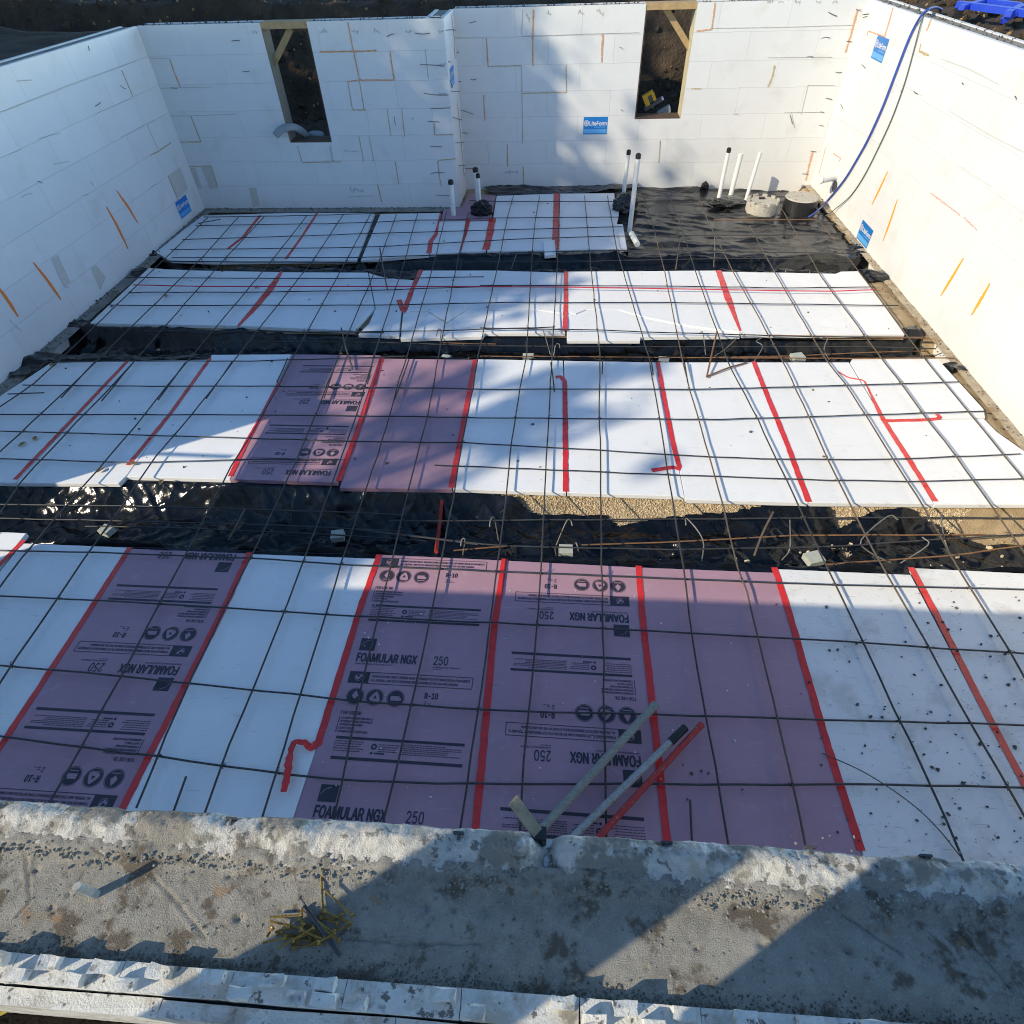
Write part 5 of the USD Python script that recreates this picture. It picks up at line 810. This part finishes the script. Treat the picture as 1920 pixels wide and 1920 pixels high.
def rubble(g, n):
    p = np.array([P(g.uniform(0, 1920), 1555 + g.normal() * 12, ZC) for _ in range(n)]); y = 0.293 + 0.015 * g.normal(size=n); p[:, 1] = y; p[:, 2] = 2.972 + 0.006 * g.random(n); return p
crumbs('edge_rubble', 2000, rubble, (0.0007, 0.0045), 'old_concrete', 'concrete rubble along the broken inner edge of the wall top', 'rubble', 15)
# three loose pipes leaning over the mat
def loose_pipe(a, b, r, m, label, tip=None):
    A, B = P(*a, 0.075 + r), P(*b, 0.10 + r); A = A + (A - B) * 0.25; t = thing('loose_pipe', label, 'pipe'); d = (B - A) / np.linalg.norm(B - A)
    if tip: obj('tube', tube(resample([A, B - d * 0.16], 0.1), r, 12), m, t, smooth=40); obj('sleeve', tube([B - d * 0.165, B], r * 1.12, 12), tip, t, smooth=40)
    else: obj('tube', tube(resample([A, B - d * 0.04], 0.1), r, 12), m, t, smooth=40); obj('mouth', tube([B - d * 0.042, B], r * 1.12, 12), 'old_pipe' if m != 'red_pipe' else m, t, smooth=40)
loose_pipe((1014, 1556), (1229, 1321), 0.030, 'old_pipe', 'thick grey loose pipe, upper left of the three lying over the mat'); loose_pipe((1092, 1552), (1285, 1364), 0.026, 'galvanised', 'pale grey loose pipe with a black sleeve at its tip', 'black_rubber'); loose_pipe((1135, 1556), (1316, 1358), 0.022, 'red_pipe', 'red loose pipe, lowest of the three lying over the mat')
obj('tie_wire', tube(spline([P(1541, 1412, 0.01), P(1620, 1448, 0.05), P(1700, 1500, 0.06), P(1755, 1550, 0.04), P(1800, 1605, 0.01)], 6), 0.004, 5), 'tie_dark', None, 'thin dark wire curving over the muddy white board', 'wire')
def leaf_mesh(L, w, curl):
    u = np.linspace(0, 1, 9); prof = w * np.sin(np.pi * u ** 0.8); V = []; F = []
    for a, p in zip(u, prof):
        for s in (-1, 0, 1): V.append((a * L - L / 2, s * p / 2, curl * abs(s) * p + 0.15 * L * (a - 0.5) ** 2))
    for i in range(8):
        for k in (0, 1): a = i * 3 + k; F += [[a, a + 3, a + 4], [a, a + 4, a + 1]]
    return trimesh.Trimesh(V, F, process=False)
def leaf(px, py, z, L, rot, m, label):
    q = leaf_mesh(L, L * 0.55, 0.35); q.apply_transform(trimesh.transformations.rotation_matrix(rot, (0, 0, 1))); q.apply_translation(P(px, py, z)); obj('leaf', q, m, None, label, 'leaf')
leaf(8, 1891, 2.66, 0.055, 0.2, 'yellow_leaf', 'curled yellow leaf on the ground at the bottom left corner')
for x, y, l in ((100, 684, 'brown leaf by the left wall at the far edge of the third row'), (190, 882, 'brown leaf near the sunlit notch of the third row'), (252, 870, 'brown leaf at the end of the tape by the sunlit notch'), (66, 822, 'small dark leaf on the left end of the third row'), (42, 834, 'tiny dark leaf near the left end of the third row'), (482, 539, 'tan leaf beside the ragged wide tape'), (312, 555, 'reddish leaf pair on the left of the second back row'), (303, 905, 'yellowish leaf at the notch over the front trench')):
    leaf(x, y, 0.012, 0.10, x * 0.7, 'fallen_leaf', l)

# ---------------------------------------------------------------- unseen, placed to shade the pit: stacks behind the camera, trees at left
def stack(name, label, x0, x1, y0, y1, z1):
    t = thing(name, label, 'stack'); z = 2.60; k = 0
    while z < z1 - 0.01:
        h = min(0.42, z1 - z); j = 0.006 * math.sin(k * 2.1); obj('foam_block', boxm((x0 + j, y0, z), (x1 + j, y1, z + h - 0.003)), 'wall_foam', t); z += h; k += 1  # plain boxes that make up an unseen shade stack
stack('foam_block_stack', 'narrow unseen stack of white blocks behind the camera, left, placed to shade the wall top', -1.344, -0.88, -0.45, -0.35, 3.86); stack('foam_block_stack', 'wide unseen stack of white blocks behind the camera, right, placed to shade the wall top', -0.414, 0.42, -0.45, -0.30, 3.80)  # unseen upright boxes, placed and sized to shade the near wall top
def tree(x, y, h, rad, z_low, n, label, seed, leaf_s=0.20):
    g = np.random.default_rng(seed); z0 = float(ground_z(np.array([[x]]), np.array([[y]]))[0, 0]) - 0.1; t = thing('leafy_tree', label, 'tree', None, (x, y, z0))
    H = h - z0; trunk = spline([(0, 0, 0), (0.1, 0.05, H * 0.3), (0.0, 0.15, H * 0.6), (0.1, 0.1, H * 0.9)], 5); obj('trunk', tube(trunk, np.linspace(0.05 * H ** 0.8, 0.03, len(trunk)), 9), 'bark', t, smooth=True)
    C = []; zl = z_low - z0
    for k in range(26):
        a, r, z = g.uniform(0, 6.28), rad * math.sqrt(g.random()) * 0.85, zl + (H - zl) * g.random(); s = math.sin(math.pi * np.clip((z - zl) / (H - zl) * 0.8 + 0.15, 0, 1)); C.append((r * s * math.cos(a), r * s * math.sin(a), z))
        if k < 9: obj('limb', tube(spline([(0, 0, zl * 0.5 + z * 0.4), (C[-1][0] * 0.5, C[-1][1] * 0.5, z * 0.85), C[-1]], 4), np.linspace(0.07, 0.02, 9), 6), 'bark', t)
    C = np.array(C); idx = g.integers(0, len(C), n); p = C[idx] + g.normal(size=(n, 3)) * np.array([1, 1, 0.75]) * rad * 0.24
    a = g.normal(size=(n, 3)); a /= np.linalg.norm(a, axis=1, keepdims=True); b = np.cross(a, g.normal(size=(n, 3))); b /= np.linalg.norm(b, axis=1, keepdims=True); s = leaf_s * (0.6 + 0.8 * g.random((n, 1)))
    v = np.stack([p - a * s * 0.5, p + b * s * 0.28, p + a * s * 0.5, p - b * s * 0.28], 1).reshape(-1, 3); f = np.arange(4 * n).reshape(n, 4); obj('crown', (v, f), 'foliage', t)
def at_sa(a, k): return -0.85 * a - 0.527 * k, -0.527 * a + 0.85 * k      # a metres towards the sun, k metres across
tree(*at_sa(15, 10.3), 12.7, 2.7, 7.6, 13000, 'tall dense leafy tree standing left of the pit', 3, 0.34); tree(*at_sa(14.5, 13.9), 15.3, 2.7, 6.6, 17000, 'tall leafy tree, second from the front of the row on the left', 4, 0.34); tree(*at_sa(14, 18.3), 13.5, 3.2, 5.5, 13000, 'tall leafy tree, third from the front of the row on the left', 6, 0.36); tree(*at_sa(15, 22.6), 13.5, 3.2, 5.0, 12000, 'leafy tree farthest back in the row on the left', 9, 0.36)  # out of view; placed to shade the back left walls, boards and soil
tree(*at_sa(18, 4.9), 12.5, 1.6, 11.0, 110, 'sparse young tree left of the pit, nearest the camera', 8, 0.55)  # out of view; placed for the dapple on the third row
tree(*at_sa(18, 4.35), 10.6, 0.8, 9.2, 420, 'small-crowned unseen tree left of the pit, placed to shade the left of the front row', 10, 0.42)  # out of view; crown placed to darken the left of the front row

# clods and fallen leaves on the soil seen over the walls
def soil_bits(g, n):
    x, y = np.r_[g.uniform(-13, 9, n * 3 // 4), g.uniform(5.75, 10.5, n - n * 3 // 4)], np.r_[15.2 + 6 * g.random(n * 3 // 4) ** 1.6, g.uniform(9, 15.5, n - n * 3 // 4)]
    return np.stack([x, y, ground_z(x, y) + 0.01], 1)
crumbs('soil_clods', 2600, soil_bits, (0.012, 0.12), 'soil', 'brown clods of earth scattered over the soil behind the walls', 'soil', 21)
crumbs('fallen_leaves', 1300, soil_bits, (0.012, 0.045), 'fallen_leaf', 'fallen leaves and twigs scattered on the soil behind the back walls', 'leaves', 22)
def mound(g, n): x, y = g.normal(2.35, 0.45, n), g.normal(15.0, 0.35, n); return np.stack([x, y, ground_z(x, y) + 0.02], 1)
crumbs('soil_lumps', 70, mound, (0.03, 0.10), 'soil', 'brown lumps of earth heaped beyond the right window gap', 'soil', 23)

def tops(g, n):
    x, y = g.uniform(XL, XR, n), np.empty(n); y = np.where(x < XJ, YB1, YB2) + 0.02 + 0.3 * g.random(n); k = g.random(n) < 0.3; x = np.where(k, XR + 0.03 + 0.28 * g.random(n), x); y = np.where(k, g.uniform(6, 14, n), y)
    keep = ~(((x > -5.2) & (x < -4.3)) | ((x > 1.42) & (x < 2.4))); return np.stack([x, y, np.full(n, 2.948)], 1)[keep]
crumbs('wall_top_dirt', 1100, tops, (0.002, 0.02), 'clod', 'dirt and concrete crumbs lying along the tops of the back and right walls', 'dirt', 24)

def edge_dirt(g, n): x = g.uniform(-1.3, 1.3, n); y = 0.121 + abs(g.normal(size=n)) * 0.012 * (0.4 + 1.2 * nz(x, x * 0, 6, 71, 2)); return np.stack([x, y, core_top(x[:, None], y[:, None])[:, 0] + 0.0006], 1)
crumbs('edge_dirt', 4500, edge_dirt, (0.0004, 0.0026), 'clod', 'dark dirt gathered where the concrete meets the outer foam strip', 'dirt', 25)
